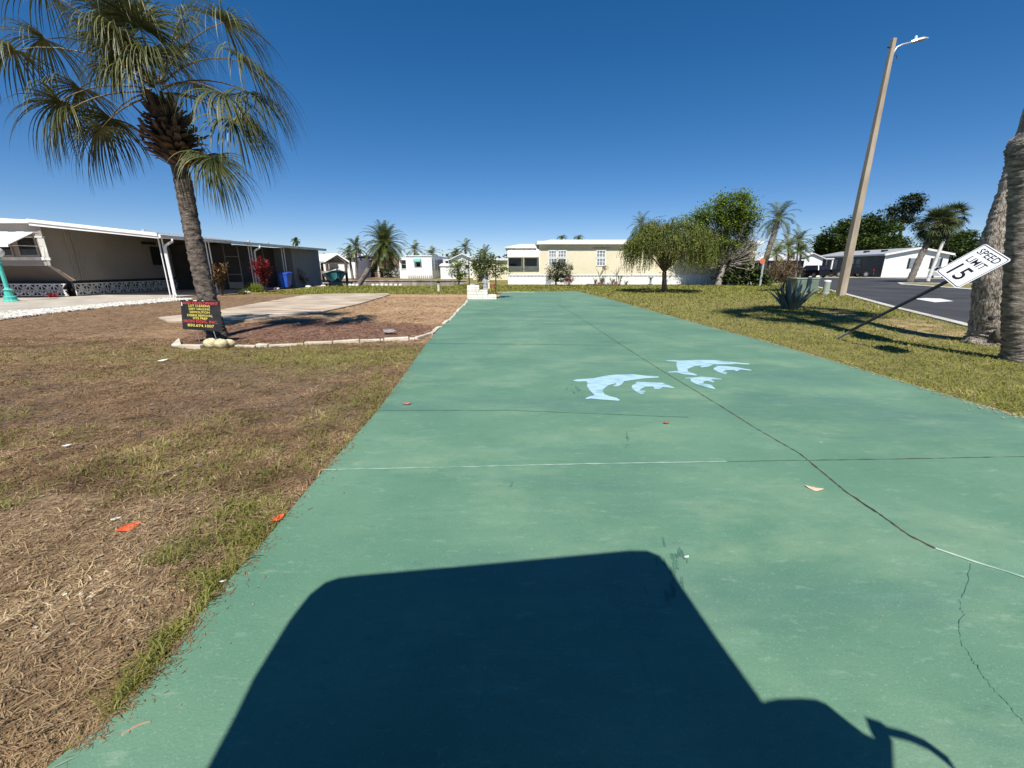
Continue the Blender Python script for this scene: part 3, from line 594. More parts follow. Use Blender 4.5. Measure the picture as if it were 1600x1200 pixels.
# gravel: rounded stones
def stones(name, m, n, poly, r0, r1, label, cat, seed):
    rg = random.Random(seed); mb = MB(); xs_ = [p[0] for p in poly]; ys_ = [p[1] for p in poly]; c = 0
    for _ in range(n):
        x, y = rg.uniform(max(min(xs_), -23), max(xs_)), rg.uniform(min(ys_), max(ys_))
        if not inside(np.array([x]), np.array([y]), poly)[0]: continue
        r = rg.uniform(r0, r1); mb.blob((x, y, r * .4), (r, r * rg.uniform(.7, 1.1), r * .6), 5, 3, rg, .25)
    return struct(mb.build(name, m, loc=(0, 0, 0)), 'stuff', label, cat)
stones('gravel', M['pebble'], 9000, GRAV, .035, .075, 'band of white gravel along the concrete walk', 'gravel', 4)

# road
RZ = -.035
b = MB(); b.slab([(x, y, -.14) for x, y in ROAD], .14 + RZ); struct(b.build('road', M['asphalt'], loc=(20, 20, 0)))
def kerb(pts, w, z0, z1, name='kerb'):
    b = MB()
    for i, (a, c) in enumerate(zip(pts, pts[1:])):
        a, c = Vector((*a, 0)), Vector((*c, 0)); t = (c - a).normalized(); n_ = Vector((-t.y, t.x, 0)) * w; L = (c - a).length; k = max(1, int(L / 3))
        for j in range(k):
            p, q = a.lerp(c, j / k) + t * .004, a.lerp(c, (j + 1) / k) - t * .004
            b.hexa([(p.x, p.y, z0), (q.x, q.y, z0), (q.x + n_.x, q.y + n_.y, z0), (p.x + n_.x, p.y + n_.y, z0),
                    (p.x, p.y, z1 - .035), (q.x, q.y, z1 - .035), (q.x + n_.x, q.y + n_.y, z1), (p.x + n_.x, p.y + n_.y, z1)])
    return struct(b.build(name, M['kerb']))
kerb(KN, .38, -.2, .03); kerb(KF[::-1], .32, -.2, .05); kerb(KB, .32, -.2, .04)
b = MB(); b.poly([gp(x, y, RZ + .006) for x, y in ((1428,466.6),(1446,465.6),(1470,466.5),(1490,470.5),(1461,472.2))][::-1]); struct(b.build('road_arrow', M['paintline']))

# ------------------------------------------------------------------ building helpers
def plx(px, py, X):
    d = ray(px, py); t = X / d.x
    return Vector((X, d.y * t, H + d.z * t))
def rect(mb, x0, y0, x1, y1, Y, th=.04, off=0.0):      # box seen from (x0,y0) top-left to (x1,y1) bottom-right on the wall plane Y
    a, c = pl(x0, y0, Y), pl(x1, y1, Y); xc = (pl(x0, y1, Y).x + a.x) / 2; xd = (pl(x1, y0, Y).x + c.x) / 2
    mb.box(xc, xd, Y - th - off, Y - off, c.z, a.z); return xc, xd, c.z, a.z
def window(parent, X0, X1, Z0, Z1, Y, glass, frame='white', fr=.05, nx=1, nz=1, depth=.05, bars=.025):
    b = MB(); b.box(X0, X1, Y - .02, Y - .004, Z0, Z1); w = b.build('window', M[glass], parent)
    f = MB()
    for x in (X0, X1 - fr): f.box(x, x + fr, Y - depth, Y - .021, Z0, Z1)
    for z in (Z0, Z1 - fr): f.box(X0 + fr, X1 - fr, Y - depth, Y - .021, z, z + fr)
    f.build('frame', M[frame], w)
    if nx > 1 or nz > 1:
        m = MB()
        for i in range(1, nx): x = X0 + (X1 - X0) * i / nx; m.box(x - bars / 2, x + bars / 2, Y - .036, Y - .022, Z0 + fr, Z1 - fr)
        for i in range(1, nz): z = Z0 + (Z1 - Z0) * i / nz; m.box(X0 + fr, X1 - fr, Y - .042, Y - .0365, z - bars / 2, z + bars / 2)
        m.build('muntin', M[frame], w)
    return w
def win_px(parent, x0, y0, x1, y1, Y, glass='blind_glass', **k):
    a, c = pl(x0, y0, Y), pl(x1, y1, Y); return window(parent, a.x, c.x, c.z, a.z, Y, glass, **k)
def awning(parent, X0, X1, zt, zb, Y, out, material, name='awning', n=6, t=.03):
    b = MB(); L = (X1 - X0) / n
    for i in range(n):
        x = X0 + i * L; dz = .028 * (i % 2)
        b.hexa([(x, Y - out, zb + dz), (x + L - .003, Y - out, zb + dz), (x + L - .003, Y, zt + dz), (x, Y, zt + dz),
                (x, Y - out, zb + t + dz), (x + L - .003, Y - out, zb + t + dz), (x + L - .003, Y, zt + t + dz), (x, Y, zt + t + dz)])
    b.box(X0, X1, Y - out - .012, Y - out - .001, zb - .07, zb + .03)
    return b.build(name, M[material], parent)

# ------------------------------------------------------------------ left mobile home with carport
XW = -21.65; YF = 20.25
zt = plx(71, 351, XW).z + .02; zA = plx(86, 415, XW).z; zL = 0.78
hm = thing('mobile_home', 'long taupe mobile home with shaded carport and white lattice skirt, left behind the leaning palm', 'mobile home', (XW, 27, 0))
b = MB(); b.box(-31, XW, YF, YF + .12, zA, zt); b.build('front_wall', M['taupe_light'], hm)
b = MB(); b.hexa([(-31, 21.0, zL), (XW - .02, 21.0, zL), (XW - .02, 21.1, zL), (-31, 21.1, zL), (-31, YF + .02, zA - .003), (XW - .02, YF + .02, zA - .003), (XW - .02, YF + .12, zA - .003), (-31, YF + .12, zA - .003)])
b.build('lower_front_wall', mat('lower_wall_shade_tone', (.085, .08, .08), (.105, .10, .10), 1, .6), hm)  # darker colour carries the shade under the overhanging front
b = MB(); b.M = None
b.corrugated((XW, 21.3, 0), (XW, 33.8, 0), zL, zt - .02, .13, -.012); b.add([(XW, YF + .1, zA), (XW, 21.3, zL), (XW, 21.3, zt - .02), (XW, YF + .1, zt - .02)], [(0, 1, 2, 3)])
b.build('side_wall', M['grey_siding'], hm)
b = MB(); b.bar((XW + .02, YF, zA), (XW + .02, YF, zt), .14, .05); b.bar((XW + .02, YF, zA), (XW + .02, 21.05, zL - .02), .14, .05, (0, 1, 0)); b.bar((XW + .03, 21.6, zL), (XW + .03, 21.6, zt - .1), .05, .03); b.bar((XW + .03, 21.3, zL), (XW + .03, 21.3, zt - .1), .04, .03)
b.build('corner_trim', M['taupe_light'], hm)
b = MB(); b.box(-31, XW + .05, YF - .02, YF + .05, zt - .42, zt - .38); b.box(-31, XW + .04, YF - .03, YF + .02, zt + .0, zt + .02); b.build('trim_band', M['taupe_light'], hm)
# gable end strip rising to the left, and main roof
b = MB(); b.hexa([(-31, YF - .25, zt + .0), (XW + .05, YF - .25, zt + .0), (XW + .05, 34, zt), (-31, 34, zt), (-31, YF - .25, zt + .62), (XW + .05, YF - .25, zt + .13), (XW + .05, 34, zt + .13), (-31, 34, zt + .62)])
b.build('roof', M['white'], hm)
b = MB(); b.box(-31, XW - .05, YF - .255, YF - .252, zt - .0, zt + .001); 
# window with awning
aw = pl(0, 404, YF); w0 = pl(24, 378, YF); w1 = pl(64, 401, YF)
wz0, wz1 = w1.z, w0.z
window(hm, w0.x + .05, w1.x, wz0, wz1 + .35, YF, 'glass', frame='taupe_light', fr=.07)
window(hm, w0.x - 1.6, w0.x - .2, wz0, wz1 + .35, YF, 'glass', frame='taupe_light', fr=.07)
b = MB(); b.box(w0.x - 2.2, w1.x + .45, YF - .05, YF - .001, wz0 - .16, wz0 - .02); b.box(w0.x - 2.2, w1.x + .45, YF - .05, YF - .001, zt - .62, zt - .55); b.box(w1.x + .1, w1.x + .4, YF - .03, YF - .001, wz0 - .01, zt - .63); b.build('window_trim', M['white_dirty'], hm)
awning(hm, w0.x - 2.4, w1.x - .0, zt - .42, zt - 1.0, YF - .03, 1.15, 'white', n=9, t=.04)
b = MB(); b.tube([(w1.x - .05, YF - 1.15, zt - 1.0), (w1.x + .3, YF - .05, wz0 + .45)], .012, 5); b.build('awning_strut', M['alu'], hm); b = MB(); b.tube([(w0.x - .2, YF - 1.15, zt - 1.0), (w0.x + .1, YF - .05, wz0 + .45)], .012, 5); b.build('awning_strut', M['alu'], hm)
# lattice block skirt: backing and pattern
def lattice(mb, p0, p1, z0, z1, nrm):
    p0, p1 = Vector(p0), Vector(p1); L = (p1 - p0).length; t = (p1 - p0) / L; n = max(1, int(L / (z1 - z0))); nrm = Vector(nrm); w = .035
    for i in range(n):
        a, c = p0 + t * (L * i / n), p0 + t * (L * (i + 1) / n); m_ = (a + c) / 2; zm = (z0 + z1) / 2
        for q, r_ in (((a, z0), (c, z1)), ((a, z1), (c, z0)), ((a, zm), (c, zm)), ((m_, z0), (m_, z1)), ((a, z0), (a, z1)), ((a, z0), (m_, zm * .4 + z1 * .6)), ((c, z0), (m_, z1))):
            pa = q[0] + nrm * .02; pb = r_[0] + nrm * .02
            mb.bar((pa.x, pa.y, q[1]), (pb.x, pb.y, r_[1]), w, w * 1.2, nrm)
    mb.bar(tuple(p0 + Vector((0, 0, z0 + .02))), tuple(p1 + Vector((0, 0, z0 + .02))), .06, .04); mb.bar(tuple(p0 + Vector((0, 0, z1))), tuple(p1 + Vector((0, 0, z1))), .08, .05)
b = MB(); lattice(b, (-31, 20.72, 0), (XW, 20.72, 0), .06, .62, (0, -1, 0)); lattice(b, (XW + .03, 21.1, 0), (XW + .03, 33.6, 0), .06, .62, (1, 0, 0)); b.build('lattice_skirt', M['white_dirty'], hm)
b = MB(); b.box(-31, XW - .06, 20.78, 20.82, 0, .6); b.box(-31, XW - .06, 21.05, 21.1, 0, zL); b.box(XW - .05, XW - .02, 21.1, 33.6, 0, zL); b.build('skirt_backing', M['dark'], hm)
b = MB(); b.box(XW + .001, XW + .03, 26.1, 27.0, 1.55, 2.6); b.build('window', M['dark'], hm)
b = MB(); b.box(XW + .001, XW + .12, 25.6, 26.5, 2.72, 2.86); b.build('vent', M['dark'], hm)
# carport roof
zo_ = plx(252, 370, -16.3).z
YE = 35.2; z1_ = zt - .04
b = MB(); b.hexa([(XW + .05, YF - .3, z1_), (-16.15, YF - .1, zo_), (-15.1, YE, zo_), (XW + .05, YE, z1_), (XW + .05, YF - .3, z1_ + .05), (-16.15, YF - .1, zo_ + .05), (-15.1, YE, zo_ + .05), (XW + .05, YE, z1_ + .05)])
b.build('carport_roof', M['roof_white'], hm)
b = MB(); b.hexa([(XW + .05, YF - .42, z1_ - .08), (-16.1, YF - .22, zo_ - .1), (-16.1, YF - .12, zo_ - .1), (XW + .05, YF - .32, z1_ - .08), (XW + .05, YF - .42, z1_ + .18), (-16.1, YF - .22, zo_ + .12), (-16.1, YF - .12, zo_ + .12), (XW + .05, YF - .32, z1_ + .18)])
b.hexa([(XW + .05, YF - .47, z1_ + .06), (-16.1, YF - .27, zo_ + .0), (-16.1, YF - .22, zo_ + .0), (XW + .05, YF - .42, z1_ + .06), (XW + .05, YF - .47, z1_ + .2), (-16.1, YF - .27, zo_ + .14), (-16.1, YF - .22, zo_ + .14), (XW + .05, YF - .42, z1_ + .2)])
b.build('fascia', M['white'], hm)
b = MB(); b.hexa([(-16.1, YF - .2, zo_ - .09), (-16.0, YF - .2, zo_ - .06), (-14.95, YE, zo_ - .06), (-15.05, YE, zo_ - .09), (-16.14, YF - .2, zo_ + .06), (-16.0, YF - .2, zo_ + .07), (-14.95, YE, zo_ + .07), (-15.1, YE, zo_ + .06)]); b.build('gutter', M['white_dirty'], hm)
for Yp, dy in ((20.5, 0), (23.3, 0), (26.6, 0), (29.9, 0)):
    xo = -16.35 + (Yp - 20.5) * .075
    for k in (0, .16):
        b = MB(); b.box(xo - .18 + k, xo - .14 + k, Yp, Yp + .04, .03, zo_); b.build('post', M['white'], hm)
for Yp in (20.55, 26.8):
    xo = -16.1 + (Yp - 20.5) * .075
    b = MB(); b.tube([(xo + .12, Yp + .1, zo_ - .08), (xo + .12, Yp + .08, zo_ - .2), (xo - .16, Yp, zo_ - .38), (xo - .2, Yp, zo_ - .5), (xo - .2, Yp, .2), (xo - .05, Yp - .12, .05)], .055, 8); b.build('downspout', M['white'], hm, smooth=True)
# screened porch
YP = 27.6; XP = -17.3
b = MB(); b.box(XW + .05, XP, YP, YP + .05, .03, zo_); b.box(XP - .05, XP, YP + .05, 31.6, .03, zo_); b.build('porch_screen', mat('porch_screen', (.03, .027, .025), (.05, .045, .04), 1.2, .8), hm)
b = MB()
for x in (-19.3, -18.25, XP - .06): b.box(x, x + .05, YP - .03, YP - .001, .05, zo_ - .02)
for z in (2.05, .95): b.box(-18.25, XP - .06, YP - .028, YP - .0015, z, z + .05)
for y in (28.8, 30.2): b.box(XP + .001, XP + .03, y, y + .05, .05, zo_)
b.build('porch_frame', M['grey_siding'], hm)
b = MB(); b.box(-18.2, XP - .06, YP - .05, YP - .03, .1, .5); b.build('kick_panel', M['taupe_light'], hm)
# utility shed at the far end of the carport
b = MB(); b.box(-21, -16.0, 31.6, 31.66, .0, zo_); p, q = (-16.02, 31.6, 0), (-15.45, 34.8, 0); b.corrugated(p, q, 0, zo_, .3, .012); b.box(-21, -15.46, 34.74, 34.8, 0, zo_); b.build('shed_wall', M['grey_siding2'], hm)
for x, y in ((-20, 24), (-19, 26.5), (-18.3, 30.5), (-17.6, 31.6)):
    b = MB(); b.lathe([(.06, 0), (.06, .22), (.11, .24), (.11, .3), (.02, .34)], (x, y, z1_ - (x - XW) * .1 - .05), 8); b.build('roof_vent', M['alu'], hm)

# ------------------------------------------------------------------ turquoise lamp post with globe
g = gp(18, 472); zz = lambda px, py: pl(px, py, g.y).z
lp = thing('lamp_post', 'turquoise garden lamp post with a white globe at the left edge', 'lamp post', g)
b = MB(); b.lathe([(.26, 0), (.26, .06), (.2, .1), (.2, .22), (.15, .26), (.12, .45), (.16, .5), (.10, .55), (.075, .6), (.07, 1.2), (.06, 1.55), (.10, 1.6), (.10, 1.66), (.07, 1.7), (.11, 1.76), (.12, 1.8)], g, 12)
b.build('post', M['turquoise'], lp, smooth=False)
b = MB(); b.blob((g.x, g.y, 2.0), (.24, .24, .22), 16, 12); b.build('globe', M['globe'], lp, smooth=True)

# ------------------------------------------------------------------ yellow house
YH = 36.7; yh = thing('mobile_home', 'long pale yellow mobile home with a white skirt beyond the end of the green slab', 'mobile home', (8, YH, 0))
def PX(x, y=420): return pl(x, y, YH).x
def PZ(y, x=900): return pl(x, y, YH).z
zs = PZ(430); ze = PZ(381.5); x0, xm, x1 = PX(793), PX(843), PX(1178)
b = MB(); b.corrugated((xm, YH, 0), (x1, YH, 0), zs, ze, .16, .015); b.box(xm, x1, YH + .03, YH + 7.5, zs, ze); b.build('wall', M['cream'], yh)
b = MB(); b.corrugated((x0, YH, 0), (xm - .02, YH, 0), zs, PZ(388), .16, .012); b.box(x0, xm - .02, YH + .03, YH + 7, zs, PZ(388)); b.build('wing_wall', M['cream'], yh)
b = MB(); b.corrugated((x0 + .03, YH + .03, 0), (x1, YH + .03, 0), 0, zs, .3, .02); b.box(x0 + .03, x1, YH + .06, YH + 7, 0, zs - .002); b.build('skirt', M['white'], yh)
b = MB(); b.box(x0, x1, YH - .04, YH + .01, zs - .03, zs + .05); b.box(xm - .04, xm + .04, YH - .045, YH + .01, zs + .05, ze); b.build('trim', M['white'], yh)
b = MB(); b.hexa([(xm - .25, YH - .38, ze - .02), (x1 + .3, YH - .38, ze - .02), (x1 + .3, YH + 7.6, ze), (xm - .25, YH + 7.6, ze), (xm - .25, YH - .38, ze + .24), (x1 + .3, YH - .38, ze + .24), (x1 + .3, YH + 7.6, ze + .24), (xm - .25, YH + 7.6, ze + .24)]); b.build('fascia', M['white'], yh)
b = MB(); zr = ze + .24; b.add([(xm + .3, YH - .3, zr), (x1 + .2, YH - .3, zr), (x1 - .2, YH + 3.6, zr + .34), (xm + 1.2, YH + 3.6, zr + .34), (xm + 1, YH + 7.5, zr), (x1 + .2, YH + 7.5, zr)], [(0, 1, 2, 3), (3, 2, 5, 4), (1, 5, 2), (0, 3, 4)])
rr_ = random.Random(4)
for i in range(46):
    x = xm + .8 + i * .36; b.box(x, x + .12, YH + .3, YH + 3.4, zr + .03, zr + .16 + rr_.uniform(0, .1) if False else zr + .1)
b.build('roof', M['roof_white'], yh)
zw = PZ(388); b = MB(); b.hexa([(x0 - .2, YH - .3, zw), (xm - .3, YH - .3, zw), (xm - .3, YH + 6, zw), (x0 - .2, YH + 6, zw), (x0 - .2, YH - .3, zw + .1), (xm - .3, YH - .3, zw + .1), (xm - .3, YH + 3, zw + .5), (x0 + 1.1, YH + 3, zw + .5)]); b.build('wing_roof', M['roof_white'], yh)
for a in ((794, 402, 815.5, 417), (819, 402, 840, 417)): win_px(yh, *a, YH, 'glass', frame='white', fr=.06)
b = MB(); rect(b, 792, 417.3, 843, 418.8, YH, .08); b.build('window_sill', M['white'], yh)
xa0, xa1 = PX(789), PX(817); awning(yh, x0 + .02, PX(817), PZ(389.5), PZ(401), YH, .85, 'brick_white', n=6); awning(yh, PX(817.6), xm - .1, PZ(389.5), PZ(401), YH, .85, 'brick_white', n=6)
for a in ((857, 391, 869.5, 415), (871.5, 391, 885, 415), (932, 390.5, 946, 415.5)):
    win_px(yh, a[0], a[1], a[2], 402.6, YH, 'blind_glass', nx=3, nz=2, fr=.07, bars=.05); win_px(yh, a[0], 403.2, a[2], a[3], YH, 'blind_glass', nx=3, nz=2, fr=.07, bars=.05)
b = MB(); rect(b, 926, 386.8, 953, 387.8, YH, .05); b.build('trim_bar', M['stone_grey'], yh)
b = MB(); rect(b, 852, 432, 860, 445, YH, .35, .4); b.build('ac_unit', M['alu'], yh)

# ------------------------------------------------------------------ other houses
def simple_house(label, X0, X1, Y0, Y1, zw, wall, roofm, ridge='x', rise=.5, over=.3, z0=0, skirt=None, thin=.12):
    h = thing('mobile_home', label, 'mobile home', ((X0 + X1) / 2, Y0, 0))
    b = MB(); b.box(X0, X1, Y0, Y1, z0, zw)
    if ridge == 'y': b.add([(X0, Y0, zw), (X1, Y0, zw), ((X0 + X1) / 2, Y0, zw + rise), (X0, Y1, zw), (X1, Y1, zw), ((X0 + X1) / 2, Y1, zw + rise)], [(0, 1, 2), (3, 5, 4)])
    b.build('wall', M[wall], h); b = MB(); o = over
    if ridge == 'y':
        xm_ = (X0 + X1) / 2; k = rise / (xm_ - X0)
        for sx, xe in ((1, X0 - o), (-1, X1 + o)):
            ze_ = zw - o * k; b.hexa([(xe, Y0 - o, ze_ + .01), (xm_, Y0 - o, zw + rise + .01), (xm_, Y1 + o, zw + rise + .01), (xe, Y1 + o, ze_ + .01), (xe, Y0 - o, ze_ + thin), (xm_, Y0 - o, zw + rise + thin), (xm_, Y1 + o, zw + rise + thin), (xe, Y1 + o, ze_ + thin)])
    else:
        ym = (Y0 + Y1) / 2; b.hexa([(X0 - o, Y0 - o, zw + .01), (X1 + o, Y0 - o, zw + .01), (X1 + o, ym, zw + rise), (X0 - o, ym, zw + rise), (X0 - o, Y0 - o, zw + thin), (X1 + o, Y0 - o, zw + thin), (X1 + o, ym, zw + rise + thin), (X0 - o, ym, zw + rise + thin)])
        b.hexa([(X0 - o, ym, zw + rise), (X1 + o, ym, zw + rise), (X1 + o, Y1 + o, zw), (X0 - o, Y1 + o, zw), (X0 - o, ym, zw + rise + thin), (X1 + o, ym, zw + rise + thin), (X1 + o, Y1 + o, zw + thin), (X0 - o, Y1 + o, zw + thin)])
    b.build('roof', M[roofm], h); return h
YT = 56.0
def tx(x, y=415, Y=YT): return pl(x, y, Y)
t_ = simple_house('small white trailer with a teal window hood and block skirt across the canal', tx(635).x, tx(675).x, YT, YT + 14, tx(650, 400.5).z, 'white', 'roof_white', 'x', .05, .1)
win_px(t_, 649, 408, 658, 418, YT, 'glass', fr=.08)
awning(t_, tx(647).x, tx(658.5).x, tx(650, 404.5).z, tx(650, 408.5).z, YT, .5, 'teal_awn', n=4)
b = MB(); b.box(tx(622).x, tx(635).x - .01, YT + .6, YT + 6, 0, tx(650, 403).z); b.build('side_room', M['white'], t_)
window(t_, tx(624.5).x, tx(634).x, tx(650, 421).z, tx(650, 405).z, YT + .59, 'glass', fr=.1, nz=2)
b = MB(); zt_ = tx(650, 428).z
for i in range(12):
    for j in range(2): x = tx(636).x + i * (tx(675).x - tx(636).x) / 12; b.box(x + .04 * j + .03, x + .17 + .04 * j, YT - .3, YT - .12, j * zt_ / 2 + .02, (j + 1) * zt_ / 2 - .04)
b.build('block_skirt', M['brick_white'], t_)
xe = tx(675).x + .012
for i in range(7): b = MB(); b.box(xe - .01, xe + .03, YT + .7 + i * 1.8, YT + 1.6 + i * 1.8, 1.0, 2.4); b.build('side_window', M['blind_glass'], t_)
Y2 = 60.0
s2 = simple_house('white gabled house with low roof between the trailer and the trellis', pl(704, 420, Y2).x, pl(741, 420, Y2).x, Y2, Y2 + 10, pl(720, 406, Y2).z, 'white', 'roof_white', 'y', .75, .35)
win_px(s2, 726, 413, 733, 421, Y2, 'glass', fr=.08)
b = MB(); b.box(pl(690, 420, Y2).x, pl(704, 420, Y2).x - .4, Y2 + 1.5, Y2 + 8, 0, pl(720, 404.5, Y2).z); b.build('side_room', M['white_dirty'], s2)
b = MB(); b.box(pl(694, 420, Y2).x, pl(703, 420, Y2).x - .4, Y2 + 1.4, Y2 + 1.49, 1.2, 2.3); b.build('window', M['glass'], s2)
s3 = simple_house('low white shed with a sloping roof right of the white trailer', pl(688, 420, 54).x, pl(713, 420, 54).x, 54, 57.5, pl(700, 416, 54).z, 'white', 'roof_white', 'x', .25, .12)
s3.name = 'shed'; s3['category'] = 'shed'
s4 = simple_house('pale yellow house with white roof just left of the yellow home, behind the vine', pl(739, 420, 50).x, pl(795, 420, 50).x, 50, 58, pl(770, 407, 50).z, 'cream', 'roof_white', 'x', .2, .3)
win_px(s4, 746, 412, 753, 421, 50, 'glass', fr=.08)
Y5 = 58.0
s5 = simple_house('white house wall behind the boat shelter with low white roof', pl(505, 420, Y5).x, pl(556, 420, Y5).x, Y5, Y5 + 9, pl(540, 403, Y5).z, 'white', 'roof_white', 'x', .5, .4)
win_px(s5, 518, 410, 530, 421, Y5, 'glass', fr=.1); win_px(s5, 540, 411, 546, 420, Y5, 'blind_glass', fr=.08)
b = MB(); b.box(pl(512, 420, Y5).x, pl(516.5, 420, Y5).x, Y5 - .06, Y5 - .01, .1, 2.2); b.build('door', M['stone_grey'], s5)
Y6 = 62.0
s6 = simple_house('dark brown house front with open porch behind the leaning date palm', pl(556, 420, Y6).x, pl(592, 420, Y6).x, Y6 + 2, Y6 + 9, pl(570, 406, Y6).z, 'brown_wood', 'roof_white', 'x', .3, 1.2)
b = MB()
for x in (560, 573, 588): a = pl(x, 420, Y6).x; b.box(a - .12, a + .12, Y6 + .9, Y6 + 1.1, 0, pl(570, 406, Y6).z)
b.build('porch_post', M['white_dirty'], s6)
b = MB(); b.box(pl(562, 420, Y6).x, pl(570, 420, Y6).x, Y6 + 1.9, Y6 + 1.99, 1.8, 2.9); b.build('door', M['orange'], s6)
b = MB(); b.box(pl(577, 420, Y6).x, pl(586, 420, Y6).x, Y6 + 1.9, Y6 + 1.99, .9, 2.3); b.build('window', M['glass'], s6)
s7 = simple_house('grey house mostly hidden between the date palm and the white trailer', pl(596, 420, 64).x, pl(627, 420, 64).x, 64, 70, pl(600, 406, 64).z, 'stone_grey', 'roof_white', 'x', .3, .4)
b = MB(); b.box(pl(610, 420, 64).x, pl(616, 420, 64).x, 63.9, 63.99, .1, 2.2); b.build('door', M['white'], s7)

# boat shelter and boat
YB = 39.5; bs = thing('boat_shelter', 'open gabled boat shelter with white roof at the end of the left home', 'boat shelter', (-17, YB, 0))
pk = pl(527, 398, YB); el = pl(507, 410, YB); er = pl(546, 410.5, YB); b = MB(); D_ = 7.0
DV = Vector((-4.6, 5.2, 0)); sh = lambda p, k, dz=0: (p[0] + DV.x * k, YB + DV.y * k, p[2] + dz)
for e in (el, er):
    b.hexa([sh(e, 0), sh(pk, 0), sh(pk, 1), sh(e, 1), sh(e, 0, .14), sh(pk, 0, .14), sh(pk, 1, .14), sh(e, 1, .14)])
b.build('roof', M['white'], bs)
for i in range(9):
    k = .03 + i * .118; b = MB()
    for e in (el, er): b.bar(sh(e, k, -.06), sh(pk, k, -.06), .06, .12)
    if i == 0: b.bar(sh(el, k, -.08), sh(er, k, -.08), .1, .14)
    b.build('rafter', M['brown_wood'], bs)
for e, dx in ((el, .25), (er, -.3)):
    for k in (.03, .96): p = sh(e, k); b = MB(); b.box(p[0] + dx - .09, p[0] + dx + .09, p[1] - .09, p[1] + .09, -1.2, e.z + .1); b.build('post', M['brown_wood'], bs)
def boat(label, c, L, yaw, zb):
    t = thing('boat', label, 'boat', c); Mx = Matrix.Translation(c) @ Matrix.Rotation(yaw, 4, 'Z')
    secs = [(-.5, .85, .0), (-.25, .95, .0), (0, 1, .02), (.25, .85, .08), (.4, .5, .22), (.5, .04, .45)]
    def hull(mb, z0, z1, k0, k1):
        vs = []
        for s_, w, r in secs:
            for sg in (-1, 1):
                vs += [(s_ * L, sg * w * k0, z0 + r * (z1 > .5)), (s_ * L, sg * w * k1, z1 + r * .3)]
        fs = []
        for i in range(len(secs) - 1):
            a, c_ = i * 4, (i + 1) * 4
            fs += [(a, c_, c_ + 1, a + 1), (a + 2, a + 3, c_ + 3, c_ + 2), (a, a + 2, c_ + 2, c_)]
        fs.append((0, 1, 3, 2)); mb.M = Mx; mb.add(vs, fs)
    b = MB(); hull(b, 0, .75, .45, 1.0); b.build('hull', M['hull'], t)
    b = MB(); hull(b, .75, .95, 1.0, 1.04); b.build('gunwale', M['white'], t)
    b = MB(); b.M = Mx; b.box(-.1 * L, .1 * L, -.3, .3, .5, 1.3); b.hexa([(.05 * L, -.4, 1.25), (.1 * L, -.4, 1.25), (.1 * L, .4, 1.25), (.05 * L, .4, 1.25), (.0, -.35, 1.65), (.03, -.35, 1.65), (.03, .35, 1.65), (0, .35, 1.65)]); b.build('console', M['dark'], t)
    b = MB(); b.M = Mx; b.box(-.56 * L, -.5 * L, -.18, .18, .2, 1.15); b.build('outboard_motor', M['black'], t)
    return t
bc = pl(522, 440, 38.6); boat('teal and white motorboat hanging under the boat shelter', Vector((bc.x - .3, 39.6, .1)), 4.6, math.radians(-62), 0)
b = MB(); b.box(bc.x - 1.4, bc.x + 1.0, 39.2, 39.32, .0, .1); b.box(bc.x - 1.4, bc.x + 1.0, 40.6, 40.72, .0, .1); b.box(bc.x - 1.3, bc.x - 1.2, 39.2, 40.7, -.1, .0); b.box(bc.x + .8, bc.x + .9, 39.2, 40.7, -.1, .0)
b.box(bc.x - .2, bc.x - .08, 39.9, 40.0, -1.2, -.1)
tag(b.build('boat_lift', M['stone_grey']), 'grey boat lift cradle holding the teal boat above the canal', 'boat lift')
# white stones along the near canal bank
for i, x in enumerate((547, 552.5, 558, 583, 589.5, 597, 604, 611, 618.5, 626)):
    g = gp(x, 447.2); b = MB(); b.blob((g.x, g.y, .07), (.15, .12, .12), 8, 6, random.Random(i), .12)
    tag(b.build('stone', M['pebble'], smooth=True), 'small white painted stone in the row along the near canal bank', 'stone', 'white stones along the canal')
g = gp(685.5, 456); b = MB(); b.lathe([(.07, 0), (.07, .45), (.09, .46), (.09, .55), (.02, .6)], g, 10); pst = b.build('standpipe', M['white_dirty'])
tag(pst, 'short white standpipe with dark cap standing in the dirt before the canal', 'standpipe'); b = MB(); b.lathe([(.1, .5), (.1, .62), (.03, .66)], g, 10); b.build('cap', M['black'], pst)
g = gp(674, 452); b = MB(); b.tube([g, g + Vector((0, 0, .95))], .014, 6); tag(b.build('stake', M['alu']), 'thin metal stake in the grass left of the white standpipe', 'stake')

# ------------------------------------------------------------------ far right grey house, truck, white house
C0 = Vector((55.8, 65.0, 0)); ev = Vector((.993, -.118, 0)); sv = Vector((.118, .993, 0)); Lf, Ls = 8.6, 18.0
zE = pl(1376, 397.5, 65.0).z; zR = zE + .85
gh = thing('mobile_home', 'grey double wide home with bright white gable end beyond the road, behind the truck', 'mobile home', C0)
def P3(u, v, z): p = C0 + ev * u + sv * v; return (p.x, p.y, z)
b = MB()
for i in range(18): b.add([P3(0, 0, zE * i / 18), P3(Lf, 0, zE * i / 18), P3(Lf, -.0, zE * (i + 1) / 18), P3(0, -.0, zE * (i + 1) / 18), P3(0, -.03, zE * i / 18 + .001), P3(Lf, -.03, zE * i / 18 + .001)], [(4, 5, 2, 3), (0, 4, 5, 1)])
b.add([P3(0, -.01, zE), P3(Lf, -.01, zE), P3(Lf / 2, -.01, zR)], [(0, 1, 2)]); b.add([P3(Lf, 0, 0), P3(Lf, Ls, 0), P3(Lf, Ls, zE), P3(Lf, 0, zE)], [(0, 1, 2, 3)]); b.build('end_wall', M['white'], gh)
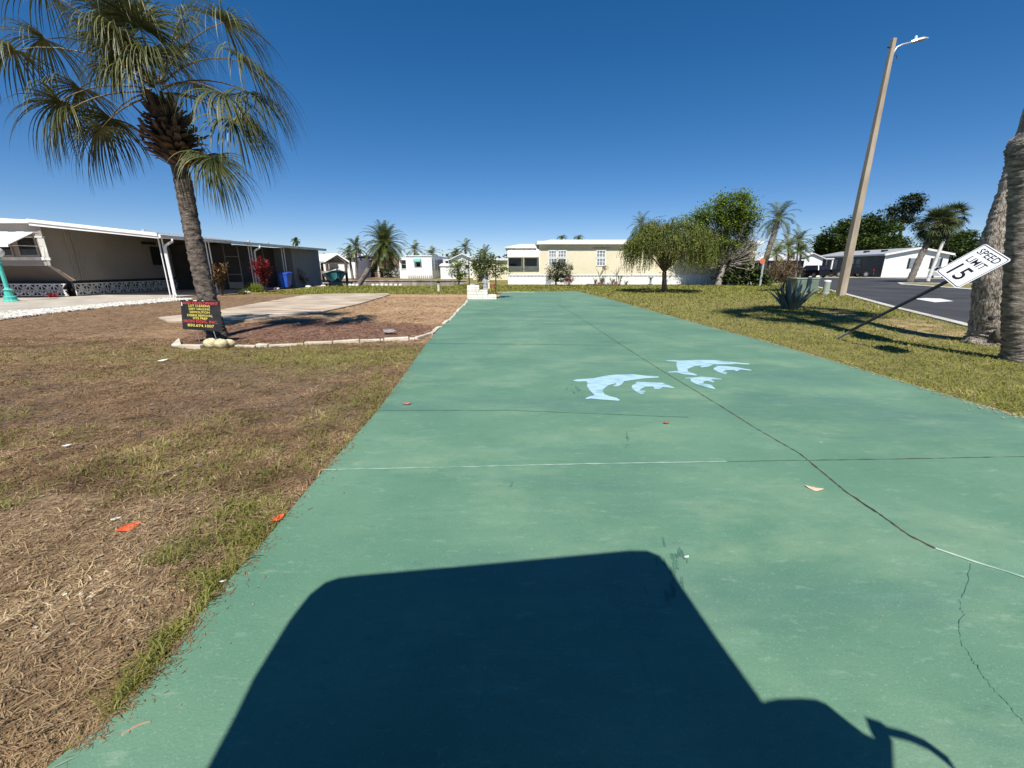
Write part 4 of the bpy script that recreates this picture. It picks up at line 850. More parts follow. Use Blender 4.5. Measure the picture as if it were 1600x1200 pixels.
b = MB(); b.add([P3(0, 0, 0), P3(0, Ls, 0), P3(0, Ls, zE), P3(0, 0, zE)], [(0, 3, 2, 1)]); b.build('side_wall', M['slate_blue'], gh)
b = MB()
for a, c in ((-.35, Lf / 2), (Lf + .35, Lf / 2)):
    ze_ = zE - .08; b.hexa([P3(a, -.4, ze_), P3(c, -.4, zR), P3(c, Ls + .3, zR), P3(a, Ls + .3, ze_), P3(a, -.4, ze_ + .14), P3(c, -.4, zR + .14), P3(c, Ls + .3, zR + .14), P3(a, Ls + .3, ze_ + .14)])
b.build('roof', M['shingle'], gh)
b = MB()
for a, c in ((-.35, Lf / 2), (Lf + .35, Lf / 2)):
    ze_ = zE - .08; b.hexa([P3(a, -.46, ze_ - .1), P3(c, -.46, zR - .1), P3(c, -.41, zR - .1), P3(a, -.41, ze_ - .1), P3(a, -.46, ze_ + .17), P3(c, -.46, zR + .17), P3(c, -.41, zR + .17), P3(a, -.41, ze_ + .17)])
b.hexa([P3(-.4, -.4, zE - .16), P3(-.36, -.4, zE - .16), P3(-.36, Ls, zE - .16), P3(-.4, Ls, zE - .16), P3(-.4, -.4, zE + .08), P3(-.36, -.4, zE + .08), P3(-.36, Ls, zE + .08), P3(-.4, Ls, zE + .08)])
b.hexa([P3(-.04, -.06, 0), P3(.14, -.06, 0), P3(.14, -.031, 0), P3(-.04, -.031, 0), P3(-.04, -.06, zE), P3(.14, -.06, zE), P3(.14, -.031, zE), P3(-.04, -.031, zE)])
b.build('trim', M['white'], gh)
for u in (4.0, 7.0):
    b = MB(); b.hexa([P3(u - .5, -.06, 1.3), P3(u + .5, -.06, 1.3), P3(u + .5, -.035, 1.3), P3(u - .5, -.035, 1.3), P3(u - .5, -.06, 2.7), P3(u + .5, -.06, 2.7), P3(u + .5, -.035, 2.7), P3(u - .5, -.035, 2.7)]); w_ = b.build('window', M['blind_glass'], gh)
    for s_ in (-.78, .5):
        b = MB(); b.hexa([P3(u + s_, -.07, 1.25), P3(u + s_ + .28, -.07, 1.25), P3(u + s_ + .28, -.035, 1.25), P3(u + s_, -.035, 1.25), P3(u + s_, -.07, 2.75), P3(u + s_ + .28, -.07, 2.75), P3(u + s_ + .28, -.035, 2.75), P3(u + s_, -.035, 2.75)]); b.build('shutter', M['black'], w_)
for v, wv, m_ in ((5.2, 1.0, 'blind_glass'), (11.0, 1.0, 'blind_glass'), (15, .9, 'blind_glass')):
    b = MB(); b.hexa([P3(-.06, v, 1.2), P3(-.03, v, 1.2), P3(-.03, v + wv, 1.2), P3(-.06, v + wv, 1.2), P3(-.06, v, 2.7), P3(-.03, v, 2.7), P3(-.03, v + wv, 2.7), P3(-.06, v + wv, 2.7)]); w_ = b.build('window', M[m_], gh)
b = MB(); b.hexa([P3(-.07, 6.8, .6), P3(-.03, 6.8, .6), P3(-.03, 7.8, .6), P3(-.07, 7.8, .6), P3(-.07, 6.8, 2.8), P3(-.03, 6.8, 2.8), P3(-.03, 7.8, 2.8), P3(-.07, 7.8, 2.8)]); b.build('door', M['white'], gh)
for v in (3, 7, 12): 
    b = MB(); b.hexa([P3(1.6, v, zE + .2), P3(2.2, v, zE + .3), P3(2.2, v + .6, zE + .3), P3(1.6, v + .6, zE + .2), P3(1.6, v, zE + .75), P3(2.2, v, zE + .8), P3(2.2, v + .6, zE + .8), P3(1.6, v + .6, zE + .75)]); b.build('skylight', M['dark'], gh)
wz = 66.0
ww = simple_house('plain white house with a dark carport opening left of the grey double wide', pl(1247, 420, wz).x, pl(1283, 420, wz).x, wz, wz + 12, pl(1260, 404, wz).z, 'white', 'roof_white', 'y', .7, .3)
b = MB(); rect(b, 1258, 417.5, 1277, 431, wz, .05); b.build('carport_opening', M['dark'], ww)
b = MB(); b.box(pl(1283, 420, wz).x + .02, pl(1305, 420, wz).x, wz + 2, wz + 10, 0, pl(1290, 404, wz).z - .15); b.build('side_room', M['slate_blue'], ww)
b = MB(); b.box(pl(1281, 420, wz).x, pl(1303, 420, wz).x, wz + .3, wz + 2.2, pl(1290, 404, wz).z - .1, pl(1290, 404, wz).z + .05); b.build('porch_roof', M['white'], ww)
b = MB(); a = pl(1302, 420, wz).x; b.box(a - .1, a + .1, wz + .4, wz + .6, 0, pl(1290, 404, wz).z - .1); b.build('porch_post', M['white'], ww)
dk = simple_house('dark fronted house with a white flat roof edge behind the orange sign', pl(1178, 420, 58).x, pl(1247, 420, 60).x, 59, 67, pl(1210, 407, 58).z, 'dark', 'roof_white', 'x', .15, .5)
b = MB()
for x in (1184, 1193, 1202, 1216, 1232): a = pl(x, 420, 58.9).x; b.box(a - .05, a + .05, 58.9, 58.98, 0, pl(1210, 407, 58).z)
b.build('porch_frame', M['stone_grey'], dk)

def vehicle(name, label, cat, c, yaw, body_prof, cab_prof, W_, wheels, R_, paint, extra=None):
    t = thing(name, label, cat, c); Mx = Matrix.Translation(c) @ Matrix.Rotation(yaw, 4, 'Z')
    def prism(prof, w0, w1=None):
        w1 = w1 or w0; b = MB(); b.M = Mx; n = len(prof); zs_ = [p[1] for p in prof]; zm_ = min(zs_); zM = max(zs_)
        vs = [(p[0], sg * (w0 + (w1 - w0) * (p[1] - zm_) / (zM - zm_)), p[1]) for sg in (-1, 1) for p in prof]
        b.add(vs, [tuple(range(n)), tuple(range(n, 2 * n))[::-1]] + [(i, n + i, n + (i + 1) % n, (i + 1) % n) for i in range(n)]); return b
    prism(body_prof, W_ / 2).build('body', paint, t, bevel=.03); prism(cab_prof, W_ / 2 - .02, W_ / 2 - .22).build('cabin', M['glass'], t)
    top = max(p[1] for p in cab_prof); xs_ = [p[0] for p in cab_prof if p[1] > top - .06]
    b = MB(); b.M = Mx; b.box(min(xs_) - .03, max(xs_) + .03, -W_ / 2 + .2, W_ / 2 - .2, top - .02, top + .05)
    lo = min(p[1] for p in cab_prof); xl = sorted(p[0] for p in cab_prof if p[1] < lo + .05)
    for sg in (-1, 1):
        y0_, y1_ = sg * (W_ / 2 - .01), sg * (W_ / 2 - .2)
        for xa, xb in ((xl[0], min(xs_)), ((xl[0] + xl[-1]) / 2, (min(xs_) + max(xs_)) / 2), (xl[-1], max(xs_))): b.bar((xa, y0_, lo), (xb, y1_, top), .1, .06)
    b.build('roof', paint, t)
    for wx in wheels:
        for sg in (-1, 1):
            wb = MB(); wb.M = Mx @ Matrix.Translation((wx, sg * (W_ / 2 - .1), R_)) @ Matrix.Rotation(math.pi / 2, 4, 'X'); wb.lathe([(R_ * .6, -.12), (R_ * .95, -.12), (R_, -.07), (R_, .07), (R_ * .95, .12), (R_ * .6, .12)], (0, 0, 0), 18); w_ = wb.build('wheel', M['tyre'], t)
            rb = MB(); rb.M = wb.M; rb.lathe([(.05, -.13), (R_ * .58, -.125), (R_ * .6, -.1), (R_ * .6, .1), (R_ * .58, .125), (.05, .13)], (0, 0, 0), 14); rb.build('rim', M['rim'], w_)
    return t, Mx
tc = gp(1326, 431.5); tc = Vector((50.5, 67.0, -.0)); yaw = math.radians(-6)
tc = Vector((pl(1326, 425, 66).x, 66, 0))
tk, Mx = vehicle('pickup_truck', 'black crew cab pickup truck parked beside the grey double wide', 'pickup truck', tc, math.pi + yaw,
    [(-2.9, .5), (2.85, .45), (2.95, .75), (2.9, 1.12), (1.45, 1.22), (1.1, 1.25), (-1.15, 1.25), (-1.2, 1.22), (-2.9, 1.25)], [(-1.15, 1.25), (1.35, 1.22), (.55, 1.85), (-.95, 1.87)], 2.0, (-1.85, 1.9), .42, M['truck'])
for sg in (-1, 1):
    b = MB(); b.M = Mx; b.box(-2.93, -2.9, sg * .82 - .1, sg * .82 + .1, .85, 1.2); b.box(-2.9, -2.8, sg * .98 - .03, sg * .98 + .03, .9, 1.2); b.build('tail_light', M['red_lens'], tk)
b = MB(); b.M = Mx; b.box(-3.0, -2.91, -.9, .9, .45, .65); b.build('bumper', M['rim'], tk)
vehicle('parked_car', 'dark vehicle parked nose out before the opening of the far white house', 'car', Vector((pl(1268, 425, 64).x, 64.0, 0)), math.radians(100), [(-2.2, .3), (2.2, .3), (2.3, .6), (2.1, .95), (1.1, 1.05), (-1.9, 1.08), (-2.2, .9)], [(-2.0, 1.07), (1.1, 1.03), (.4, 1.62), (-1.7, 1.65)], 1.8, (-1.35, 1.4), .35, M['truck'])
cc = Vector((pl(1478, 425, 60).x, 60.0, 0))
vehicle('parked_car', 'white car parked beyond the two leaning far palms', 'car', cc, math.radians(20), [(-2.2, .3), (2.2, .3), (2.3, .6), (2.1, .85), (1.1, .95), (-1.6, .98), (-2.2, .9)], [(-1.7, .97), (1.1, .93), (.4, 1.42), (-1.0, 1.45)], 1.8, (-1.35, 1.4), .33, M['white'])

# ------------------------------------------------------------------ vegetation builders
def vnorm(v): return v / (v.length or 1)
def trunk(mb, pts, rad, n=14, ring=.07, amp=.06, rng=None, nub=0.0, seg=60):
    """tapered trunk along a smooth path with leaf-scar rings"""
    P = [Vector(p) for p in pts]; m = len(P) - 1; out = []; rr = []
    def cat(t):
        x = t * m; i = min(int(x), m - 1); f = x - i
        p0, p1, p2, p3 = P[max(i - 1, 0)], P[i], P[i + 1], P[min(i + 2, m)]
        return .5 * ((2 * p1) + (p2 - p0) * f + (2 * p0 - 5 * p1 + 4 * p2 - p3) * f * f + (3 * p1 - p0 - 3 * p2 + p3) * f ** 3), (rad[i] * (1 - f) + rad[i + 1] * f)
    for k in range(seg + 1):
        p, r = cat(k / seg); out.append(p); s = (k % 3) / 2.0
        rr.append(r * (1 + amp * (s - .5)) * (1 + (rng.uniform(-.03, .03) if rng else 0)))
    n0 = len(mb.v); mb.tube(out, rr, n)
    if rng and nub:
        for i in range(n0, len(mb.v)):
            c = out[min((i - n0) // n, seg)]; v = Vector(mb.v[i]); d = v - c; mb.v[i] = tuple(c + d * (1 + rng.uniform(-nub, nub)))
    return out
def ribbon(mb, o, d, L, w, steps, droop, up, rng=None, tip=.0, wbase=.6, curl=0.0):
    p = Vector(o); d = Vector(d).normalized(); side = vnorm(d.cross(up)); vs = []; h = L / steps
    for i in range(steps + 1):
        t = i / steps; ww = w * (wbase + (1 - wbase) * min(1, t * 4)) * (1 - t ** 2.2) * .5 + tip
        vs += [p - side * ww, p + side * ww]; d = vnorm(d + Vector((curl * h, 0, -droop * h * (0.35 + 1.6 * t)))); p = p + d * h
    mb.add(vs, [(2 * i, 2 * i + 1, 2 * i + 3, 2 * i + 2) for i in range(steps)])
def fan_leaf(leaf, stalk, o, az, el, Lp, Rb, nseg, rng, droop=1.0, w=.035, steps=5, pr=.014, sag=.35):
    d = Vector((math.sin(az) * math.cos(el), math.cos(az) * math.cos(el), math.sin(el))); p = Vector(o); pts = [p.copy()]
    for i in range(6): d = vnorm(d + Vector((0, 0, -sag * Lp / 6 * 1.2))); p = p + d * (Lp / 6); pts.append(p.copy())
    stalk.tube(pts, [pr * (1.5 - k * .14) for k in range(7)], 5)
    S = vnorm(d.cross(Vector((0, 0, 1)))); U = vnorm(S.cross(d)); roll = rng.uniform(-.35, .35)
    S, U = S * math.cos(roll) + U * math.sin(roll), U * math.cos(roll) - S * math.sin(roll)
    for i in range(nseg):
        th = math.radians(-118 + 236 * (i + .5) / nseg) + rng.uniform(-.03, .03)
        v = d * math.cos(th) + S * math.sin(th) + U * (.22 * abs(math.sin(th)) + rng.uniform(-.06, .06))
        ribbon(leaf, p, v, Rb * (.72 + .28 * math.cos(th * .6)) * rng.uniform(.85, 1.08), w, steps, droop * rng.uniform(.7, 1.5) / Rb, U, rng, curl=rng.uniform(-.12, .25))
def frond(leaf, stalk, o, az, el, L, rng, sag=.9, ll=.35, n=26, w=.03, r=.018, lsteps=2, ldroop=1.2, vfold=.2):
    d = Vector((math.sin(az) * math.cos(el), math.cos(az) * math.cos(el), math.sin(el))); p = Vector(o); pts = [p.copy()]; ds = [d.copy()]; S_ = 10
    for i in range(S_): d = vnorm(d + Vector((0, 0, -sag * (.05 + .13 * i / S_ * 1.6)))); p = p + d * (L / S_); pts.append(p.copy()); ds.append(d.copy())
    stalk.tube(pts, [r * (1.1 - .1 * k) + .002 for k in range(S_ + 1)], 4)
    for i in range(n):
        t = .14 + .86 * i / n; x = t * S_; k = min(int(x), S_ - 1); q = pts[k].lerp(pts[k + 1], x - k); dd = ds[k]
        side = vnorm(dd.cross(Vector((0, 0, 1)))); up = side.cross(dd); l = ll * math.sin(math.pi * (.12 + .83 * t)) ** .7 * rng.uniform(.85, 1.1)
        for sg in (-1, 1): ribbon(leaf, q, side * sg * .8 + dd * (.35 + .4 * t) + up * vfold * rng.uniform(.2, 1.4), l, w, lsteps, ldroop / max(l, .1) * rng.uniform(.5, 1.1), up, rng)
def feather_palm(name, label, cat, base, top, r0, r1, L, nf, seed, group=None, leafm='pinnate', n=22, ll=.4, w=.04, el=(80, -35), sag=.9, dry=0, seg=30, mid=None):
    rng = random.Random(seed); t = thing(name, label, cat, base, group); base, top = Vector(base), Vector(top)
    b = MB(); md = Vector(mid) if mid else base.lerp(top, .5) + Vector((0, 0, 0)); trunk(b, [base, md, top], [r0, (r0 + r1) / 2, r1], 9, rng=rng, seg=seg, nub=.05); b.build('trunk', M['bark_palm'], t, smooth=True)
    lf, st = MB(), MB()
    for i in range(nf):
        q = (i + .5) / nf; az = i * 2.39996 + rng.uniform(-.2, .2); e = math.radians(el[0] + (el[1] - el[0]) * q + rng.uniform(-6, 6))
        frond(lf, st, top, az, e, L * rng.uniform(.8, 1.05), rng, sag, ll, n, w)
    cr_ = lf.build('crown', M[leafm], t); st.build('stalks', M['petiole'], cr_)
    if dry:
        df, ds = MB(), MB()
        for i in range(dry): frond(df, ds, top - Vector((0, 0, r1)), i * 2.4 + .4, math.radians(-20 - rng.uniform(0, 35)), L * rng.uniform(.75, 1), rng, .9, ll * .8, n, w * .8)
        d_ = df.build('dead_fronds', M['pinnate_dry'], t); ds.build('stalks', M['pinnate_dry'], d_)
    return t
def fan_palm(name, label, base, top, r0, r1, Lp, Rb, nf, seed, nseg=26, leafm='fan_dark', el=(80, -50), w=.06, droop=.8, group=None, mid=None, barkm='bark_palm', boots=0, seg=40):
    rng = random.Random(seed); t = thing(name, label, 'palm tree', base, group); base, top = Vector(base), Vector(top)
    b = MB(); trunk(b, [base] + ([Vector(mid)] if mid else []) + [top], [r0] + ([(r0 + r1) / 2] if mid else []) + [r1], 12, rng=rng, seg=seg, nub=.06); b.build('trunk', M[barkm], t, smooth=True)
    lf, st = MB(), MB()
    for i in range(nf):
        q = (i + .5) / nf; fan_leaf(lf, st, top, i * 2.39996 + rng.uniform(-.2, .2), math.radians(el[0] + (el[1] - el[0]) * q + rng.uniform(-8, 8)), Lp * rng.uniform(.8, 1.1), Rb * rng.uniform(.85, 1.1), nseg, rng, droop, w, 4, .02)
    c_ = lf.build('crown', M[leafm], t); st.build('stalks', M['petiole'], c_)
    return t
def leaf_cluster(mb, c, r, n, s, rng, flat=.8, hang=0.0):
    for _ in range(n):
        x, y, z = rng.gauss(0, .5), rng.gauss(0, .5), rng.gauss(0, .5) * flat; p = Vector((c[0] + x * r, c[1] + y * r, c[2] + z * r))
        a, e = rng.uniform(0, 6.283), rng.uniform(-.9, .7) - hang; d = Vector((math.cos(a) * math.cos(e), math.sin(a) * math.cos(e), math.sin(e))); sd = vnorm(d.cross(Vector((rng.uniform(-.5, .5), rng.uniform(-.5, .5), 1)))); L = s * rng.uniform(.7, 1.3); k = L * .27
        mb.add([p, p + d * L * .5 + sd * k, p + d * L, p + d * L * .5 - sd * k], [(0, 1, 2, 3)])
def broad_tree(name, label, cat, base, blobs, leafm, nc, nl, ls, seed, tr=.18, fork=.3, bark='bark', bare=None, cr=.45, flat=.8, trunk_top=None, hang=0.0, limbs=16, group=None):
    """blobs: list of (x,y,z,rx,ry,rz) crown masses in world metres"""
    rng = random.Random(seed); t = thing(name, label, cat, base, group); base = Vector(base); lf = MB(); cl = []
    tot = sum(q[3] * q[5] for q in blobs)
    for q in blobs:
        for _ in range(max(1, int(nc * q[3] * q[5] / tot))):
            while 1:
                v = Vector((rng.uniform(-1, 1), rng.uniform(-1, 1), rng.uniform(-1, 1)))
                if .25 < v.length < 1: break
            v = v * (v.length ** -.35); c = (q[0] + v.x * q[3], q[1] + v.y * q[4], q[2] + v.z * q[5]); cl.append(c); leaf_cluster(lf, c, cr * rng.uniform(.6, 1.3), int(nl * rng.uniform(.5, 1.4)), ls, rng, flat, hang)
    lf.build('crown', M[leafm], t)
    tt = Vector(trunk_top) if trunk_top else Vector((base.x, base.y, base.z + fork)); b = MB(); trunk(b, [base, base.lerp(tt, .5) + Vector((rng.uniform(-.04, .04), 0, 0)), tt], [tr * 1.3, tr, tr * .85], 10, rng=rng, seg=12, nub=.06)
    for c in rng.sample(cl, min(limbs, len(cl))):
        c = Vector(c); m_ = tt.lerp(c, .45) + Vector((rng.uniform(-.2, .2), rng.uniform(-.2, .2), rng.uniform(-.1, .25))); b.tube([tt - Vector((0, 0, .05)), m_, c], [tr * .5, tr * .27, tr * .08], 6)
    b.build('trunk', M[bark], t, smooth=True)
    if bare:
        bb = MB(); rb = random.Random(seed + 1); (x, y, z, rx, ry, rz), nb = bare
        for _ in range(nb):
            v = Vector((rb.gauss(0, .5), rb.gauss(0, .5), rb.gauss(0, .5))); e = Vector((x + v.x * rx, y + v.y * ry, z + v.z * rz)); s_ = tt.lerp(e, rb.uniform(.1, .6)) + Vector((rb.uniform(-.2, .2), rb.uniform(-.2, .2), 0)); mid = s_.lerp(e, .5) + Vector((rb.uniform(-.15, .15), 0, rb.uniform(-.15, .1))); bb.tube([s_, mid, e], [.028, .018, .006], 4)
        bb.build('bare_branches', M['bark_grey'], t)
    return t
def stem_plant(name, label, cat, base, h, spread, ns, leafm, ls, nl, seed, lw=.25, group=None, stemr=.02, low=.3):
    rng = random.Random(seed); t = thing(name, label, cat, base, group); base = Vector(base); st, lf = MB(), MB()
    for i in range(ns):
        a = i * 2.4 + rng.uniform(-.4, .4); rd_ = spread * rng.uniform(.25, 1); top = base + Vector((math.cos(a) * rd_, math.sin(a) * rd_, h * rng.uniform(.6, 1))); mid = base.lerp(top, .5) + Vector((rng.uniform(-.05, .05), 0, h * .08)); st.tube([base + Vector((math.cos(a) * .05, math.sin(a) * .05, 0)), mid, top], [stemr, stemr * .7, stemr * .35], 5)
        for k in range(nl):
            q = base.lerp(top, low + (1 - low) * rng.random() ** .7); b_ = rng.uniform(0, 6.28); e = rng.uniform(-.2, 1.1); ribbon(lf, q, (math.cos(b_) * math.cos(e), math.sin(b_) * math.cos(e), math.sin(e)), ls * rng.uniform(.7, 1.25), ls * lw, 3, 1.3 / ls * .5, Vector((0, 0, 1)), rng)
    st.build('stems', M['bark'], t); lf.build('foliage', M[leafm], t); return t

# ------------------------------------------------------------------ large palm in the left bed
base = gp(338, 527); base.z = -.03; pt = pl(283, 262, base.y - .0); pm = pl(307, 395, base.y)
rng = random.Random(21); hp = thing('palm_tree', 'tall shaggy fan palm with brown leaf bases, standing behind the black yard sign', 'palm tree', base)
top = Vector((pt.x - .02, base.y + .0, pt.z)); crown = top + Vector((-.14, .02, 1.32))
b = MB(); trunk(b, [base + Vector((.04, 0, -.1)), base + Vector((0, 0, .35)), Vector((pm.x, base.y, pm.z)), top, crown - Vector((0, 0, .25))], [.245, .175, .15, .138, .13], 22, rng=rng, seg=130, amp=.07, nub=.045)
tr_ = b.build('trunk', mat('dark_palm_bark', (0.04, 0.032, 0.026), (0.22, 0.18, 0.145), 6, 0.95, 1.0, 20, stretch=(1.4, 1.4, 3.0), detail=10, dist=0.04), hp, smooth=True)
b = MB()
for i in range(210):                                   # dead leaf bases flaring out below the crown
    q = i / 210; a = i * 2.39996 + rng.uniform(-.15, .15); z = q * .94 + rng.uniform(-.03, .03); prof = .17 + .27 * math.sin(math.pi * min(1, .15 + q * .9)) ** 1.1
    o = top + Vector((-.1 * q, 0, .02 + z)); rad = Vector((math.cos(a), math.sin(a), 0)); L_ = rng.choice((.08, .14, .2, .26, .38)) * rng.uniform(.8, 1.2); up = rng.uniform(-.3, 1.5) * (.4 + q); a += rng.uniform(-.6, .6)
    p0 = o + rad * .12; p1 = o + rad * prof + Vector((0, 0, L_ * .45)); p2 = p1 + rad * L_ * rng.uniform(.1, .45) + Vector((0, 0, L_ * rng.uniform(.1, .6) * up)); side = rad.cross(Vector((0, 0, 1))); w_ = rng.uniform(.025, .075)
    v = []
    for p, w2 in ((p0, w_ * 1.2), (p1, w_), (p2, w_ * rng.uniform(.35, .7))): v += [p - side * w2, p + side * w2, p + side * w2 * .8 + rad * .025, p - side * w2 * .8 + rad * .025]
    b.add(v, [(0, 1, 5, 4), (1, 2, 6, 5), (2, 3, 7, 6), (3, 0, 4, 7), (4, 5, 9, 8), (5, 6, 10, 9), (6, 7, 11, 10), (7, 4, 8, 11), (8, 9, 10, 11)])
b.build('leaf_bases', M['boot'], hp)
lf, st = MB(), MB()
spec = [(-80, 30, 1.65, 1.3), (-95, 16, 1.55, 1.25), (-72, 8, 1.3, 1.25), (-105, 40, 1.95, 1.25), (-85, 50, 2.0, 1.25), (-112, 4, 1.3, 1.2), (-90, -6, 1.2, 1.2), (-100, 62, 1.7, 1.2),
        (85, 24, 1.6, 1.35), (98, 36, 1.8, 1.35), (74, 8, 1.25, 1.25), (112, 16, 1.5, 1.3), (92, 54, 1.6, 1.25), (100, 2, 1.35, 1.3),
        (97, -36, 1.2, 1.15), (86, -44, 1.0, 1.1), (175, 18, .45, 1.05), (158, 26, .5, 1.05), (-162, 22, .45, 1.0), (178, 46, .55, 1.1), (140, 34, .6, 1.1),
        (172, 38, .55, 1.0), (-165, 52, .65, 1.1), (150, 60, .75, 1.15), (180, 70, .75, 1.15), (-150, 68, .8, 1.1), (0, 62, .9, 1.15), (30, 72, 1.0, 1.2), (-20, 52, .9, 1.1), (160, 82, .7, 1.2), (10, 36, .8, 1.1), (60, 74, 1.15, 1.1)]
for az, el, Lp, Rb in spec:
    az = math.radians(az + rng.uniform(-5, 5)); el = math.radians(el)
    fan_leaf(lf, st, crown + Vector((math.sin(az) * .1, math.cos(az) * .1, -.12 + .25 * math.sin(el))), az, el, Lp, Rb * rng.uniform(.95, 1.1), 60, rng, 2.7, .023, 9, .012, .42)
cr_ = lf.build('crown', M['fan_leaf'], hp); st.build('stalks', M['petiole'], cr_)

# stones and edging round the bed
for i, (x0_, x1_, yb, yt, m_) in enumerate(((314, 336, 544, 529, 'stone_yellow'), (331, 352, 545, 530, 'stone_yellow'), (343, 363, 543, 531, 'stone_yellow'))):
    a, c = gp(x0_, yb), gp(x1_, yb); h_ = (yb - yt) / (yb - HZ) * H; r_ = (c.x - a.x) / 2; b = MB(); b.blob(((a.x + c.x) / 2, a.y + .1, h_ * .42), (r_, .1, h_ * .58), 10, 7, random.Random(i + 3), .09)
    tag(b.build('stone', M[m_], smooth=True), ('lichen yellow stone, left one of the three at the foot of the leaning palm', 'lichen yellow stone, middle one of the three at the foot of the leaning palm', 'lichen yellow stone, right one of the three at the foot of the leaning palm')[i], 'stone', 'yellow stones at the palm foot')
def edge_row(pts, w, h_, seed, label, lmin=.35, lmax=.8):
    rg = random.Random(seed); P = [gp(*q) for q in pts]; b = MB()
    for a, c in zip(P, P[1:]):
        L_ = (c - a).length; t_ = (c - a) / L_; s = 0
        while s < L_ - .05:
            l = min(rg.uniform(lmin, lmax), L_ - s); p, q = a + t_ * (s + .008), a + t_ * (s + l - .008); dz = rg.uniform(-.012, .01); sh = Vector((-t_.y, t_.x, 0)) * rg.uniform(-.02, .02); w2 = w * rg.uniform(.75, 1.1)
            b.bar(p + sh + Vector((0, 0, h_ / 2 + dz - .03)), q + sh + Vector((0, 0, h_ / 2 + dz - .03 + rg.uniform(-.012, .012))), w2, h_ + .04); s += l
    return tag(b.build('edging', M['edging'], bevel=.012), label, 'garden edging')
edge_row(((282, 543), (318, 544)), .10, .07, 3, 'short run of stone edging left of the yellow stones')
edge_row(((362, 541), (420, 541), (520, 536), (600, 532), (648, 530), (672, 523), (688, 511)), .10, .05, 4, 'long curving stone edging in front of the mulch bed')
edge_row(((694, 507), (703, 500), (712, 490), (718, 483), (724, 478), (731, 470)), .09, .05, 5, 'stone edging running along the far left edge of the green slab')
edge_row(((777, 457.5), (800, 457), (836, 456.8)), .16, .05, 6, 'pale stone edging along the far end of the green slab')
b = MB(); P_ = [gp(*q) for q in ((268, 541), (281, 534), (284, 543))]; b.slab([P_[0], P_[1] + Vector((0, 0, .05)), P_[2]], .03); tag(b.build('stone', M['edging']), 'broken flat slab of stone at the left end of the edging', 'stone')

# ------------------------------------------------------------------ lettering
def text_polys(s, size, bold=0.0):
    cu = bpy.data.curves.new('t', 'FONT'); cu.body = s; cu.size = size; cu.align_x = 'CENTER'; cu.align_y = 'CENTER'; cu.offset = bold; cu.resolution_u = 3
    o = bpy.data.objects.new('t', cu); SC.collection.objects.link(o); dg = bpy.context.evaluated_depsgraph_get(); me = bpy.data.meshes.new_from_object(o.evaluated_get(dg))
    vs = [v.co.copy() for v in me.vertices]; fs = [tuple(p.vertices) for p in me.polygons]
    bpy.data.objects.remove(o); bpy.data.curves.remove(cu); bpy.data.meshes.remove(me); return vs, fs
def put_text(mb, s, u0, v0, width, height, fn, bold=0.0):
    vs, fs = text_polys(s, 1.0, bold); xs_ = [v.x for v in vs]; ys_ = [v.y for v in vs]; cx, cy = (max(xs_) + min(xs_)) / 2, (max(ys_) + min(ys_)) / 2
    kx = width / (max(xs_) - min(xs_)); ky = height / (max(ys_) - min(ys_)); mb.add([fn(u0 + (v.x - cx) * kx, v0 + (v.y - cy) * ky) for v in vs], fs)

# yard sign in front of the palm
YS = base.y - .62
TL, TR, BR, BL = [pl(x, y, YS) for x, y in ((281.8, 468.5), (343.6, 470), (347.6, 518), (286, 514))]
def yfn(u, v, off=-.008):                      # u,v in 0..1, v up
    p = (BL.lerp(BR, u)).lerp(TL.lerp(TR, u), v); return (p.x, p.y + off, p.z)
sg = thing('yard_sign', 'black yard sign with red and yellow lettering staked before the leaning palm', 'sign', Vector((BL.x, YS, 0)))
b = MB(); b.hexa([yfn(0, 0, -.005), yfn(1, 0, -.005), yfn(1, 0, .0), yfn(0, 0, 0), yfn(0, 1, -.005), yfn(1, 1, -.005), yfn(1, 1, 0), yfn(0, 1, 0)]); b.build('board', M['coroplast'], sg)
b = MB(); g = gp(334, 533); wp = yfn(.76, .05, .004); b.tube([wp, (wp[0] + .035, YS + .01, -.02)], .006, 6); wp2 = yfn(.34, .05, .004); b.tube([wp2, (wp2[0] - .0, YS + .01, -.02)], .004, 6); b.build('stake', M['alu'], sg)
b = MB(); put_text(b, 'LAND DEVELOPMENT', .485, .905, .93, .085, yfn, .012); put_text(b, 'IRON DOG, INC.', .475, .285, .86, .105, yfn, .012); b.build('lettering', M['red_ink'], sg)
b = MB()
for s, v, w_ in (('LOT CLEARING', .815, .54), ('DIRT HAULING', .71, .53), ('DEMOLITION', .605, .50), ('DEBRIS REMOVAL', .495, .64), ('SITE PREP', .40, .37), ('850.674.1007', .155, .67)): put_text(b, s, .47, v, w_, .075 if v > .2 else .09, yfn, .012)
b.build('lettering', M['yellow_ink'], sg)
b = MB(); b.hexa([yfn(.02, .80, -.009), yfn(.045, .80, -.009), yfn(.045, .8, -.006), yfn(.02, .8, -.006), yfn(.02, .92, -.009), yfn(.045, .92, -.009), yfn(.045, .92, -.006), yfn(.02, .92, -.006)])
for u, w_ in ((.15, .05), (.33, .09), (.55, .04)): b.hexa([yfn(u, .975, -.009), yfn(u + w_, .975, -.009), yfn(u + w_, .975, -.0055), yfn(u, .975, -.0055), yfn(u, .999, -.009), yfn(u + w_, .999, -.009), yfn(u + w_, .999, -.0055), yfn(u, .999, -.0055)])
b.build('tape', M['white'], sg)

